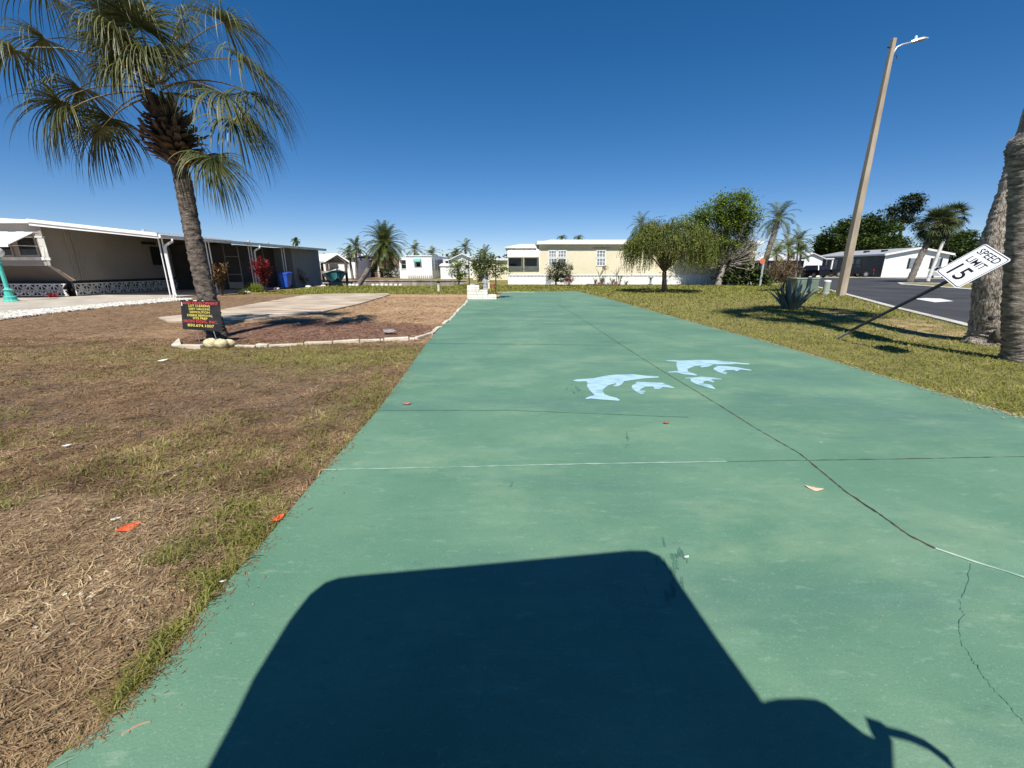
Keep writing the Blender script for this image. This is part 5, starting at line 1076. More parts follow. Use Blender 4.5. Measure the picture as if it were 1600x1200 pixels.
# speed limit sign knocked over at an angle
a_, b_, t_, r_ = [ray(*q) for q in ((1461.5, 424), (1495, 451.5), (1540, 381), (1581.5, 405.5))]
k_ = 6.4; A = a_ * k_; B_ = b_ * (k_ * .931); T_ = t_ * (k_ * .957); cam0 = Vector((0, 0, H)); A, B_, T_ = A + cam0, B_ + cam0, T_ + cam0
wv = B_ - A; lv = T_ - A; Wd, Ln = wv.length, lv.length; nv = vnorm(wv.cross(lv)); 
if nv.y > 0: nv = -nv
def sfn(u, v, off=.006):                     # u across 0..Wd from the A side, v along 0..Ln upward along the sign
    p = A + wv * u + lv * v + nv * off; return tuple(p)
ss_ = thing('speed_limit_sign', 'white speed limit sign on a black post leaning over the right lawn', 'road sign', gp(1303, 528))
def rrect(m, r, n=6):
    o = []; mx, my = m / Wd, m / Ln; rx, ry = (r) / Wd, (r) / Ln
    for cx, cy, a0 in ((1 - mx - rx, my + ry, -90), (1 - mx - rx, 1 - my - ry, 0), (mx + rx, 1 - my - ry, 90), (mx + rx, my + ry, 180)):
        for i in range(n + 1): a = math.radians(a0 + 90 * i / n); o.append((cx + rx * math.cos(a), cy + ry * math.sin(a)))
    return o
b = MB(); b.slab([sfn(u, v, 0) for u, v in rrect(0, .04)], .004, nv); b.build('panel', M['sign_white'], ss_)
b = MB(); o_, i_ = rrect(.014, .032), rrect(.024, .024); n_ = len(o_); b.add([sfn(u, v) for u, v in o_] + [sfn(u, v) for u, v in i_], [(i, (i + 1) % n_, n_ + (i + 1) % n_, n_ + i) for i in range(n_)]); b.build('border', M['sign_black'], ss_)
b = MB(); put_text(b, 'SPEED', .5, .835, .74, .155, sfn, .008); put_text(b, 'LIMIT', .5, .60, .62, .155, sfn, .008); put_text(b, '15', .5, .28, .50, .34, sfn, .008); b.build('lettering', M['sign_black'], ss_)
b = MB(); foot = gp(1303, 528) + Vector((0, 0, -.05)); pc = Vector(sfn(.5, 0.0, -.03)); dr = vnorm(pc - foot); headp = Vector(sfn(.5, .45, -.04)); pc = Vector(sfn(.5, .04, -.04))
b.bar(foot, foot.lerp(pc, .28), .05, .03, nv); b.build('stub_post', M['stone_grey'], ss_)
b = MB(); b.bar(foot.lerp(pc, .2) + nv * .02, pc, .055, .03, nv); b.bar(pc, headp, .055, .03, nv); b.build('post', M['black'], ss_)

# ------------------------------------------------------------------ two palm trunks at the right edge
rng = random.Random(31)
pa = gp(1542, 536); q1 = pl(1560, 400, pa.y); q2 = pl(1585, 300, pa.y + .15); q3 = pl(1618, 190, pa.y + .3); q4 = q3 + Vector((.35, .1, 4.2))
t = thing('palm_tree', 'thick pale fibrous palm trunk with a swollen base, behind the speed limit sign', 'palm tree', pa)
b = MB(); trunk(b, [pa + Vector((.0, 0, -.1)), pa + Vector((.05, 0, .25)), q1, q2, q3, q4], [.37, .34, .27, .215, .19, .17], 26, rng=rng, seg=150, amp=.05, nub=.06); b.build('trunk', M['bark_pale'], t, smooth=True)
b = MB(); sp = pa + Vector((-.04, -.33, .30)); b.blob(pa + Vector((-.12, -.29, .22)), (.13, .08, .17), 10, 8, rng, .15); b.build('burl', M['bark'], t, smooth=True)
b = MB(); b.blob(pl(1549, 497, pa.y - .31), (.045, .05, .045), 8, 6, rng, .1); b.build('knot_hole', M['dark'], t)
lf, st = MB(), MB()
for i in range(26): fan_leaf(lf, st, q4, i * 2.4, math.radians(80 - 115 * i / 26), 1.25, 1.1, 34, rng, 1.1, .05, 4)
c_ = lf.build('crown', M['fan_dark'], t); st.build('stalks', M['petiole'], c_)
pb = gp(1588, 563); u1 = pl(1592, 480, pb.y); u2 = pl(1600, 340, pb.y + .05); u3 = pl(1604, 262, pb.y + .05); u35 = pl(1612, 230, pb.y + .05); u4 = pl(1640, 190, pb.y + .1); u5 = u4 + Vector((.3, .3, 5.0))
t = thing('palm_tree', 'dark ringed palm trunk cut by the right edge of the picture, nearest to the viewer', 'palm tree', pb)
b = MB(); trunk(b, [pb + Vector((0, 0, -.1)), pb + Vector((0, 0, .15)), u1, u2, u3, u35, u4, u5], [.235, .195, .175, .165, .17, .25, .25, .16], 26, rng=rng, seg=190, amp=.06, nub=.05); b.build('trunk', M['bark_palm'], t, smooth=True)
lf, st = MB(), MB()
for i in range(28): fan_leaf(lf, st, u5, i * 2.4, math.radians(80 - 115 * i / 28), 1.25, 1.1, 34, rng, 1.1, .05, 4)
c_ = lf.build('crown', M['fan_dark'], t); st.build('stalks', M['petiole'], c_)

# ------------------------------------------------------------------ street lamp
g = gp(1313, 462); t = thing('street_lamp', 'tall square concrete street lamp pole with a curved arm beside the road', 'street lamp', g)
zt2 = pl(1395, 60, g.y).z; b = MB(); w0_, w1_ = .165, .08
b.hexa([(g.x - w0_, g.y - w0_, -.1), (g.x + w0_, g.y - w0_, -.1), (g.x + w0_, g.y + w0_, -.1), (g.x - w0_, g.y + w0_, -.1), (g.x - w1_, g.y - w1_, zt2), (g.x + w1_, g.y - w1_, zt2), (g.x + w1_, g.y + w1_, zt2), (g.x - w1_, g.y + w1_, zt2)])
b.M = Matrix.Identity(4); po = b.build('pole', M['pole_conc'], t, bevel=.02)
ar = [pl(x, y, g.y) for x, y in ((1393, 92), (1396, 83), (1401, 74), (1410, 69.5), (1424, 66))]; b = MB(); b.tube(ar, .035, 8); b.tube([ar[0] + Vector((-.05, 0, -.5)), ar[0]], .04, 8); b.build('arm', M['alu'], t, smooth=True)
h0, h1 = pl(1423, 66.5, g.y), pl(1448, 61, g.y); dx_ = vnorm(h1 - h0); b = MB(); up_ = Vector((-dx_.z, 0, dx_.x)); L_ = (h1 - h0).length
vs = []
for s_, wy, ht in ((0, .06, .05), (.25, .13, .09), (.7, .16, .08), (1, .10, .04)):
    c_ = h0 + dx_ * (L_ * s_); vs += [c_ + Vector((0, -wy, 0)), c_ + Vector((0, wy, 0)), c_ + Vector((0, wy * .7, 0)) + up_ * ht, c_ + Vector((0, -wy * .7, 0)) + up_ * ht]
b.add(vs, [(0, 3, 2, 1), (12, 13, 14, 15)] + [(i * 4 + k, i * 4 + (k + 1) % 4, (i + 1) * 4 + (k + 1) % 4, (i + 1) * 4 + k) for i in range(3) for k in range(4)]); b.build('lamp_head', M['alu'], t)
b = MB(); c_ = h0 + dx_ * (L_ * .3) + up_ * .09; b.lathe([(.04, 0), (.05, .02), (.05, .1), (.02, .13)], c_, 8); b.build('photocell', M['white'], t)
b = MB(); c_ = h0.lerp(h1, .55) - up_ * .012; b.bar(c_ - dx_ * .2, c_ + dx_ * .2, .2, .02, up_); b.build('lens', M['stone_grey'], t)
b = MB(); c_ = pl(1397, 92, g.y); b.tube([c_ + Vector((.12 * math.cos(a * .6), 0, .16 * math.sin(a * .6))) for a in range(9)], .012, 5); b.tube([pl(1387, 74, g.y), pl(1390, 74, g.y)], .03, 6); b.build('wire', M['black'], t)

# utility boxes
g = gp(1257, 457); t = thing('utility_box', 'dull green metal utility cabinet behind the agave', 'utility box', g)
xa, xb_ = gp(1238, 457).x + .15, gp(1277, 457).x; zt3 = pl(1257, 434.5, g.y).z
b = MB(); b.M = Matrix.Identity(4); b.box(xa, xb_, g.y, g.y + 1.0, .04, zt3 - .05); b.build('cabinet', M['util_green'], t, bevel=.02)
b = MB(); b.box(xa - .03, xb_ + .03, g.y - .03, g.y + 1.03, zt3 - .048, zt3); b.build('lid', M['util_pale'], t, bevel=.015)
b = MB(); b.box(xa - .08, xb_ + .08, g.y - .08, g.y + 1.1, -.05, .038); b.build('plinth', M['concrete'], t)
b = MB(); b.box((xa + xb_) / 2 - .006, (xa + xb_) / 2 + .006, g.y - .012, g.y - .001, .1, zt3 - .08); b.build('door_seam', M['black'], t)
g = gp(1289, 461); t = thing('cable_pedestal', 'faded green round cable pedestal between the utility cabinet and the lamp pole', 'pedestal', g)
zt4 = pl(1290, 438, g.y).z; b = MB(); b.lathe([(.165, 0), (.165, .12), (.15, .14), (.15, zt4 - .1)], g, 20); b.build('body', M['util_pale'], t, smooth=False)
b = MB(); b.lathe([(.16, zt4 - .099), (.165, zt4 - .03), (.15, zt4), (.05, zt4 + .012)], g, 20); b.build('cap', M['white_dirty'], t)

# ------------------------------------------------------------------ planter wall with trellis and statue
def blk(mb, x0, x1, y0, y1, z0, z1, rg, d=.35):
    mb.box(x0 + .006, x1 - .006, y0 + rg.uniform(0, .006), y1, z0 + .006, z1 - .004)
rg = random.Random(2); YPn = 19.23; X0p = gp(730, 468).x; k = (gp(776, 468).x - X0p) / 46; hz = .66 / 23
t = thing('planter_wall', 'stepped white block planter wall at the far left corner of the green slab', 'planter', Vector((X0p, YPn, 0)))
b = MB(); Xp = lambda x: X0p + (x - 730) * k; hgt = lambda y: (468 - y) * hz * .96
rows = [(468, 464.5, [730, 748, 754, 772, 776]), (464.5, 460.3, [730, 746, 762, 776]), (460.3, 455.7, [730, 745, 762]), (455.7, 453, [730, 748.5, 762]), (453, 448.5, [730, 744, 749]), (448.5, 445.5, [730, 749])]
for y0_, y1_, xs_ in rows:
    for xa, xb_ in zip(xs_, xs_[1:]): blk(b, Xp(xa), Xp(xb_), YPn, YPn + .42, hgt(y0_), hgt(y1_), rg)
    for j in range(4): b.box(Xp(730), Xp(730) + .3, YPn + .43 + j * .4, YPn + .82 + j * .4, hgt(y0_) + .006, hgt(y1_) - .004)
b.build('blocks', M['brick_white'], t, bevel=.008)
b = MB(); b.box(Xp(730) + .02, Xp(776) - .02, YPn + .02, YPn + .40, 0, hgt(461)); b.box(Xp(730) + .02, Xp(762) - .02, YPn + .02, YPn + .40, hgt(461), hgt(454)); b.box(Xp(730) + .02, Xp(749) - .02, YPn + .02, YPn + .4, hgt(454), hgt(446.2)); b.build('mortar', M['mortar'], t)
t = thing('trellis', 'black wrought iron trellis frame standing on the white planter wall', 'trellis', Vector((X0p, YPn + .2, .5)))
zT = pl(740, 406, YPn).z; xl, xr = pl(732.5, 440, YPn).x, pl(774.5, 440, YPn).x; b = MB()
for x, z0_ in ((xl, hgt(445.5)), (xr, hgt(460.3))): b.box(x - .022, x + .022, YPn + .18, YPn + .224, z0_, zT)
b.build('post', M['iron'], t)
b = MB(); b.box(xl, xr, YPn + .19, YPn + .21, zT - .02, zT + .01); b.box(xl + .03, xr - .03, YPn + .19, YPn + .21, zT - .16, zT - .14)
for i in range(9): x = xl + .1 + i * (xr - xl - .2) / 8; b.tube([(x, YPn + .2, zT - .15), (x + .04, YPn + .2, zT - .08), (x, YPn + .2, zT - .01)], .008, 4)
b.build('rail', M['iron'], t)
g = Vector((Xp(758), YPn + .25, hgt(453))); t = thing('statue', 'small grey garden statue of a seated figure on the white planter wall', 'statue', g)
b = MB(); b.lathe([(.13, 0), (.13, .04), (.1, .06), (.12, .12), (.13, .22), (.09, .30), (.1, .38), (.085, .46), (.035, .5), (.03, .53), (.06, .56), (.07, .61), (.05, .67), (.01, .69)], g, 12)
for s_ in (-1, 1): b.tube([g + Vector((s_ * .09, 0, .44)), g + Vector((s_ * .14, -.06, .33)), g + Vector((s_ * .03, -.13, .30))], [.03, .026, .02], 6)
b.build('figure', M['stone_grey'], t, smooth=True)
b = MB(); b.box(g.x - .15, g.x + .15, g.y - .13, g.y + .13, g.z - .002, g.z + .035); b.build('base', M['stone_grey'], t)
g = gp(763.5, 452); b = MB(); b.box(g.x - .07, g.x + .07, g.y, g.y + .14, 0, 1.0); b.box(g.x - .09, g.x + .09, g.y - .02, g.y + .16, 1.0, 1.06); tag(b.build('garden_post', M['brick_white']), 'short cream post in the grass just behind the planter wall', 'post')
g = gp(770, 452); b = MB(); b.lathe([(.1, 0), (.16, .3), (.18, .32), (.17, .36), (.05, .36)], g, 12); tag(b.build('flower_pot', M['terracotta']), 'orange clay pot on the grass behind the planter', 'flower pot')

# vine on the trellis, bush beside it
rng = random.Random(9); vb = Vector((Xp(752), YPn + .9, 0)); P3_ = lambda x, y, Y: pl(x, y, Y)
bl = []
for x, y, rx, rz in ((748, 412, 10, 13), (760, 402, 11, 8), (772, 411, 12, 10), (785, 418, 8, 8), (752, 425, 9, 12), (766, 420, 9, 8), (739, 408, 6, 6), (752, 396, 6, 7), (741, 422, 6, 10), (790, 424, 6, 6), (776, 428, 6, 7)):
    p = pl(x, y, YPn + .5); s_ = (YPn * .963) / F; bl.append((p.x, p.y + rng.uniform(-.1, .3), p.z, rx * s_, .35, rz * s_))
broad_tree('trellis_vine', 'sprawling leafy vine with grey stems growing over the black trellis', 'vine', (vb.x, YPn + .55, .3), bl, 'vine', 150, 22, .10, 9, tr=.05, trunk_top=(vb.x + .05, YPn + .5, .75), bark='bark_grey', bare=((vb.x, YPn + .5, 1.2, .45, .2, .5), 50), cr=.17)
g = gp(717, 446); bl = []
for x, y, rx, rz in ((712, 415, 9, 8), (722, 413, 8, 7), (708, 424, 6, 7), (722, 426, 8, 8), (715, 432, 7, 6)):
    p = pl(x, y, g.y); s_ = g.y * .963 / F; bl.append((p.x, p.y, p.z, rx * s_, .5, rz * s_))
broad_tree('bush', 'open light green bush standing at the canal end left of the planter', 'bush', g, bl, 'ficus', 70, 22, .16, 12, tr=.06, trunk_top=g + Vector((.05, 0, .5)), cr=.28, bark='bark')
# dark palmetto in behind trellis
feather_palm('palm_tree', 'short palm rising behind the vine and trellis', 'palm tree', pl(757, 435, 44), pl(757, 400, 44), .12, .1, 1.5, 20, 71, n=12, ll=.3, w=.08, seg=10)

# ------------------------------------------------------------------ far palms
def fp(lab, x, yb, xt, yt, Y, L, nf, seed, **k):
    bs_ = gp(x, yb); bs_ = Vector((pl(x, yb, Y).x, Y, 0)); tp = pl(xt, yt, Y); return feather_palm('palm_tree', lab, 'palm tree', bs_, tp, k.pop('r0', .16), k.pop('r1', .12), L, nf, seed, **k)
dpb = gp(560, 446); fp('big shaggy date palm with hanging dead fronds and a leaning trunk by the canal', 560, 446, 601, 382, dpb.y, 2.15, 110, 41, r0=.2, r1=.22, n=30, ll=.42, w=.035, el=(84, -62), sag=1.0, dry=44)
fp('slim coconut palm standing before the white house wall, taller of the pair', 557, 432, 556, 387, 52, 1.9, 22, 42, n=16, ll=.4, w=.09, el=(75, -40), seg=14)
fp('slim coconut palm with a dark crown, shorter and left of the pair', 551, 432, 545, 396, 53, 1.7, 18, 43, n=14, ll=.4, w=.09, el=(70, -40), seg=14)
fp('windblown far palm above the small white trailer roof', 643, 430, 648, 391, 72, 2.3, 14, 44, n=12, ll=.6, w=.12, el=(70, -20), seg=8)
fp('low far palm top between the white trailer and the gabled house', 674, 430, 675, 397, 80, 2.0, 14, 45, n=12, ll=.6, w=.12, el=(70, -20), seg=8)
fp('far palm standing above the ridge of the white gabled house', 727, 430, 727, 387, 78, 2.1, 16, 46, n=12, ll=.6, w=.12, el=(70, -30), seg=8)
fp('dark low far palm left of the white gable peak', 712, 430, 712, 396, 80, 1.9, 16, 47, n=12, ll=.6, w=.14, el=(60, -30), seg=8)
fp('tiny far palm top over the roof of the taupe home', 462, 430, 462, 377, 90, 1.1, 16, 48, n=10, ll=.5, w=.16, el=(75, -50), seg=8)
fp('palm top just showing over the yellow roof, left one', 878, 420, 878, 371, 80, 1.3, 14, 49, n=10, ll=.4, w=.12, el=(50, -10), seg=8)
fp('palm top just showing over the yellow roof, right one', 904, 420, 904, 371, 82, 1.3, 14, 50, n=10, ll=.4, w=.12, el=(50, -10), seg=8)
fp('drooping palm crown behind the left shoulder of the weeping tree', 1003, 430, 1001, 350, 46, 1.6, 18, 51, n=16, ll=.45, w=.05, el=(80, -40), seg=14)
fp('tall queen palm with arching fronds behind the green tree', 1186, 436, 1216, 342, 42, 2.3, 24, 52, r0=.3, r1=.2, n=24, ll=.55, w=.05, el=(80, -35), sag=1.1, dry=3)
for i, (x, y, xt, yt, Y, L, lab) in enumerate(((1215, 436, 1213, 396, 40, 1.6, 'bushy yellow green palm, left of the cluster below the queen palm'), (1232, 436, 1232, 386, 41, 1.7, 'yellow green palm in the middle of the cluster below the queen palm'), (1243, 436, 1248, 376, 43, 1.7, 'taller thin palm at the right of the cluster below the queen palm'), (1250, 436, 1251, 392, 40, 1.3, 'low green palm at the right end of the cluster, over the white house'))):
    fp(lab, x, y, xt, yt, Y, L, 20, 60 + i, r0=.09, r1=.08, n=18, ll=.42, w=.05, leafm='areca' if i < 2 else 'pinnate', el=(80, -30), seg=12, group='palms clustered below the queen palm')
g = gp(1421, 441); fan_palm('palm_tree', 'cabbage palm with a dense round crown leaning right across the road', g, pl(1464, 352, g.y), .30, .2, 1.05, 1.15, 64, 70, nseg=26, mid=pl(1440, 398, g.y), w=.075, el=(84, -60))
g2 = gp(1450, 436.5); fan_palm('palm_tree', 'slim pale trunked palm leaning right just behind the cabbage palm', Vector((pl(1450, 436, 44).x, 44, 0)), pl(1489, 338, 44), .17, .12, .85, .9, 34, 72, nseg=22, w=.08, barkm='white_dirty', el=(80, -50))
# pine, oaks, far trees
def px_blobs(lst, Y, dy=1.0):
    s_ = Y * .963 / F; return [(pl(x, y, Y).x, Y + random.Random(int(x * 7 + y)).uniform(-.5, .5) * dy, pl(x, y, Y).z, rx * s_ * 1.05, max(rx, rz) * s_ * .8, rz * s_) for x, y, rx, rz in lst]
def gY(x, Y): return Vector((pl(x, 430, Y).x, Y, 0))
broad_tree('pine_tree', 'tall open pine tree behind the cabbage palm', 'pine tree', gY(1404, 95), px_blobs([(1405, 327, 12, 9), (1420, 316, 14, 10), (1433, 322, 9, 9), (1400, 345, 11, 7), (1422, 340, 10, 8), (1436, 352, 9, 6), (1398, 355, 9, 5)], 95), 'pine', 150, 40, .5, 81, tr=.3, trunk_top=pl(1408, 345, 95), cr=1.0, flat=.5)
broad_tree('oak_tree', 'broad dark green oak behind the roof of the grey double wide', 'oak tree', gY(1362, 92), px_blobs([(1305, 372, 20, 14), (1330, 362, 22, 17), (1360, 352, 20, 14), (1378, 370, 24, 20), (1345, 380, 40, 14), (1400, 385, 20, 14)], 92), 'oak', 330, 46, .62, 82, tr=.5, trunk_top=pl(1350, 395, 92), cr=1.35)
broad_tree('tree', 'low dark tree left of the broad oak, above the white house', 'tree', gY(1285, 96), px_blobs([(1284, 378, 11, 9), (1290, 392, 16, 8)], 96), 'oak', 90, 40, .6, 83, tr=.3, trunk_top=pl(1287, 400, 96), cr=1.1)
broad_tree('tree', 'dark tree mass behind the speed limit sign and cabbage palm', 'tree', gY(1470, 84), px_blobs([(1475, 385, 20, 16), (1500, 375, 14, 10), (1455, 395, 18, 16), (1495, 400, 20, 14)], 84), 'oak', 170, 40, .55, 84, tr=.35, trunk_top=pl(1475, 400, 84), cr=1.1)
broad_tree('tree', 'thin crowned tree with a small tuft right of the cabbage palm', 'tree', gY(1512, 90), px_blobs([(1512, 366, 9, 6), (1506, 380, 12, 8)], 90), 'pine', 50, 34, .5, 85, tr=.25, trunk_top=pl(1508, 385, 90), cr=.9)
broad_tree('tree', 'rounded dark green tree beyond the pale palm trunk at the right', 'tree', gY(1550, 80), px_blobs([(1545, 382, 24, 12), (1570, 378, 18, 12), (1525, 392, 16, 10), (1555, 400, 34, 14), (1600, 385, 30, 22)], 80), 'oak', 230, 40, .5, 86, tr=.4, trunk_top=pl(1552, 400, 80), cr=1.1)
b = MB(); zf = 2.0
for i in range(26): x = 66 + i * 1.2; b.box(x, x + 1.12, 58 - i * .25, 58.06 - i * .25, 0, zf)
tag(b.build('fence', M['stone_grey']), 'grey board fence beyond the road at the far right', 'fence')
for i, (x, Y, r_) in enumerate(((596, 68, 3.0), (610, 62, 2.2), (1168, 34.5, 1.9), (1143, 34.8, 1.5), (1190, 33.8, 1.3))):
    lab = ('dark bushy shrub behind the date palm fronds', 'dark shrub at the foot of the grey hidden house', 'dense green shrub below the bare branches of the green tree', 'low shrub under the left side of the green tree', 'small dark shrub at the base of the orange sign')[i]
    p = Vector((pl(x, 425, Y).x, Y, 0)); broad_tree('bush', lab, 'bush', p, [(p.x, Y, r_ * .45, r_ * .7, r_ * .5, r_ * .5)], 'oak', 34, 26, .3, 90 + i, tr=.08, fork=.3, cr=.5)
# distant tree line
b = MB(); rt = random.Random(55)
for i in range(430):
    a = rt.uniform(-1.0, 1.05); D = 150 + rt.uniform(-12, 12); x = math.tan(a) * 150; x = max(-230, min(260, x)); r_ = rt.uniform(1.5, 3.4); leaf_cluster(b, (x, D, rt.uniform(.8, 4.2)), r_, 46, 1.3, rt)
tl = b.build('distant_trees', M['oak'], loc=(0, 150, 0)); struct(tl, 'stuff', 'dark far line of trees behind the homes along the horizon', 'trees')

# ------------------------------------------------------------------ right side trees and shrubs
def weeping():
    g = gp(1038, 457); rng = random.Random(77); t = thing('weeping_tree', 'weeping bottlebrush tree with a mop of hanging reddish green strands before the yellow home', 'tree', g)
    s_ = g.y * .963 / F; top = pl(1048, 366, g.y); st, lf = MB(), MB()
    f1 = pl(1038, 425, g.y); trunk(st, [g - Vector((0, 0, .1)), g.lerp(f1, .5), f1], [.16, .13, .12], 10, rng=rng, seg=10, nub=.06)
    arms = []
    for i in range(34):
        a = i * 2.4; q = math.sqrt((i + .5) / 34); e = Vector((top.x + math.cos(a) * 52 * s_ * q, g.y + math.sin(a) * 45 * s_ * q, pl(1040, 350 + 26 * q ** 3 + rng.uniform(0, 12), g.y).z)); m_ = f1.lerp(e, .5) + Vector((0, 0, .12)); st.tube([f1, m_, e], [.055, .03, .012], 5); arms.append((f1, m_, e))
    for i in range(1900):
        a = rng.uniform(0, 6.283); q = rng.uniform(0, 1) ** .4; rr = 1 + .10 * math.sin(5 * a + 1) + .07 * math.sin(9 * a); ztop = pl(1040, 351 + 27 * q ** 3.2 + 5.5 * math.sin(3 * a + 6 * q) + 3 * math.sin(11 * a) + rng.gauss(0, 4), g.y).z
        o = Vector((top.x + math.cos(a) * 60 * s_ * q * rr, g.y + math.sin(a) * 50 * s_ * q * rr, ztop)); zb = pl(1040, rng.uniform(402, 434), g.y).z; L = max(.35, (ztop - zb) * rng.uniform(.45, 1.0)) if q > .45 else rng.uniform(.4, 1.0) ; d0 = Vector((math.cos(a) * .5, math.sin(a) * .5, rng.uniform(-.1, .5)))
        p = o.copy(); d = vnorm(d0); n = int(L / .075) + 2; pts = []
        for k in range(n):
            pts.append(p.copy()); d = vnorm(d + Vector((rng.uniform(-.12, .12), rng.uniform(-.12, .12), -.33))); p = p + d * .08
        for k in range(len(pts) - 1):
            for _ in range(2):
                b_ = rng.uniform(0, 6.28); dd = Vector((math.cos(b_) * .55, math.sin(b_) * .55, -.7)); l = rng.uniform(.07, .13); sd = Vector((-math.sin(b_), math.cos(b_), 0)) * .017; q_ = pts[k]
                lf.add([q_, q_ + dd * l * .5 + sd, q_ + dd * l, q_ + dd * l * .5 - sd], [(0, 1, 2, 3)])
    st.build('trunk', M['bark'], t, smooth=True); lf.build('crown', M['weep'], t)
weeping()
g = Vector((pl(1122, 444, 34.5).x, 34.5, 0))
broad_tree('green_tree', 'large bright green leafy tree with bare grey lower branches right of the weeping tree', 'tree', g, px_blobs([(1140, 320, 25, 16), (1115, 335, 30, 18), (1155, 332, 22, 18), (1088, 345, 18, 13), (1125, 352, 34, 18), (1150, 350, 26, 16), (1105, 368, 22, 12), (1170, 345, 14, 16), (1140, 306, 10, 7), (1165, 310, 8, 6), (1120, 385, 30, 14), (1150, 375, 24, 16), (1100, 395, 16, 12)], 34.5), 'ficus', 420, 62, .17, 101, tr=.2, trunk_top=g + Vector((.3, 0, 1.6)), bark='bark_grey', bare=((pl(1150, 382, 34.5).x, 34.5, pl(1150, 385, 34.5).z, 2.6, 1.8, 2.0), 190), cr=.55, limbs=40)
broad_tree('dry_bush', 'half bare twiggy brownish tree under the right side of the green tree', 'tree', gY(1160, 36), px_blobs([(1165, 385, 18, 16), (1140, 395, 22, 16), (1175, 365, 10, 14), (1150, 405, 26, 12)], 36), 'dry_leaf', 150, 26, .13, 102, tr=.12, trunk_top=gY(1158, 36) + Vector((0, 0, 1)), bark='bark_grey', bare=((pl(1160, 390, 36).x, 36, pl(1160, 388, 36).z, 1.5, 1, 1.4), 110), cr=.4)
g = gp(1222, 455); s_ = g.y * .963 / F
broad_tree('bush', 'round twiggy olive brown bush behind the agave', 'bush', g, px_blobs([(1222, 417, 16, 12), (1238, 410, 12, 10), (1205, 425, 12, 10), (1240, 424, 12, 9), (1218, 430, 14, 8)], g.y), 'dry_leaf', 130, 34, .085, 103, tr=.06, trunk_top=g + Vector((.05, 0, .5)), cr=.26, bark='bark', bare=((pl(1222, 420, g.y).x, g.y, pl(1222, 420, g.y).z, .8, .6, .5), 90))
g = gp(868, 446.5)
broad_tree('bush', 'rounded dark shrub before the double window of the yellow home', 'bush', g, px_blobs([(876, 424, 20, 15), (874, 412, 13, 7), (882, 433, 17, 8), (865, 430, 10, 9)], g.y), 'shrub', 150, 44, .11, 104, tr=.07, fork=.35, cr=.27)
g_ = gp(888, 447); broad_tree('flowering_bush', 'small red flowering patch at the right foot of the rounded dark shrub', 'bush', g_, px_blobs([(890, 437, 6, 4)], g_.y - .6, .1), 'croton', 14, 20, .09, 105, tr=.02, fork=.15, cr=.15)
# agave
g = gp(1235, 483); rng = random.Random(13); t = thing('agave', 'large blue green agave with stiff pointed leaves on the right lawn', 'agave', g); b = MB()
for i in range(30):
    a = i * 2.4 + rng.uniform(-.15, .15); q = i / 30; e = math.radians(84 - 34 * q + rng.uniform(-5, 5)); L = rng.uniform(.85, 1.12); d = Vector((math.cos(a) * math.cos(e), math.sin(a) * math.cos(e), math.sin(e))); sd = vnorm(Vector((-math.sin(a), math.cos(a), 0))); nn = vnorm(sd.cross(d)); p = g + Vector((math.cos(a) * .08 * (1 + q), math.sin(a) * .08 * (1 + q), 0)); vs = []
    for k in range(7):
        s_ = k / 6; w_ = .062 * (1.0 + .55 * math.sin(math.pi * min(1, s_ * 1.3))) * (1 - s_ ** 2.5) + .003; th = .035 * (1 - s_) + .003; vs += [p - sd * w_ - nn * th * -1.2, p - nn * th, p + sd * w_ + nn * th * 1.2, p + nn * th * .6]; d = vnorm(d + Vector((0, 0, (-.05 if q < .6 else -.09)))); p = p + d * (L / 6)
    b.add(vs, [(j * 4 + m_, j * 4 + (m_ + 1) % 4, (j + 1) * 4 + (m_ + 1) % 4, (j + 1) * 4 + m_) for j in range(6) for m_ in range(4)])
b.build('leaves', M['agave'], t, smooth=True)
# flower bed by the yellow home
g0 = gp(944, 447)
b = MB(); rp = random.Random(6)
for i in range(26): a = i / 26 * 6.283; b.blob((g0.x + math.cos(a) * 1.25, g0.y + .3 + math.sin(a) * .35, .07), (.13, .1, .09), 6, 4, rp, .2)
tag(b.build('rock_ring', M['bark']), 'ring of dark rocks round the flower bed by the yellow home', 'rock edging')
for i, (x, y, s_) in enumerate(((927, 443, 1.2), (936, 446, 1.0), (950, 446, 1.0), (962, 445, 1.1), (970, 444, .9))):
    g = gp(x, y); b = MB(); b.lathe([(.07 * s_, 0), (.12 * s_, .2 * s_), (.135 * s_, .21 * s_), (.13 * s_, .25 * s_), (.03, .25 * s_)], g, 10)
    side_ = ('first', 'second', 'third', 'fourth', 'fifth')[i]; tag(b.build('flower_pot', M[('white_dirty', 'terracotta', 'brick_white', 'terracotta', 'brown_wood')[i]]), f'small pot, {side_} from the left in the flower bed by the yellow home', 'flower pot', 'pots in the flower bed')
for i, (x, y, h_, m_) in enumerate(((930, 445, .55, 'croton2'), (941, 445, .75, 'vine'), (956, 446, .6, 'vine'), (968, 445, .85, 'vine'), (978, 446, .35, 'lime'))):
    g = gp(x, y); stem_plant('flower', f'low leafy plant, {("first", "second", "third", "fourth", "fifth")[i]} from the left in the flower bed', 'plant', g, h_, .25, 6, m_, .2, 12, 110 + i, group='plants in the flower bed')
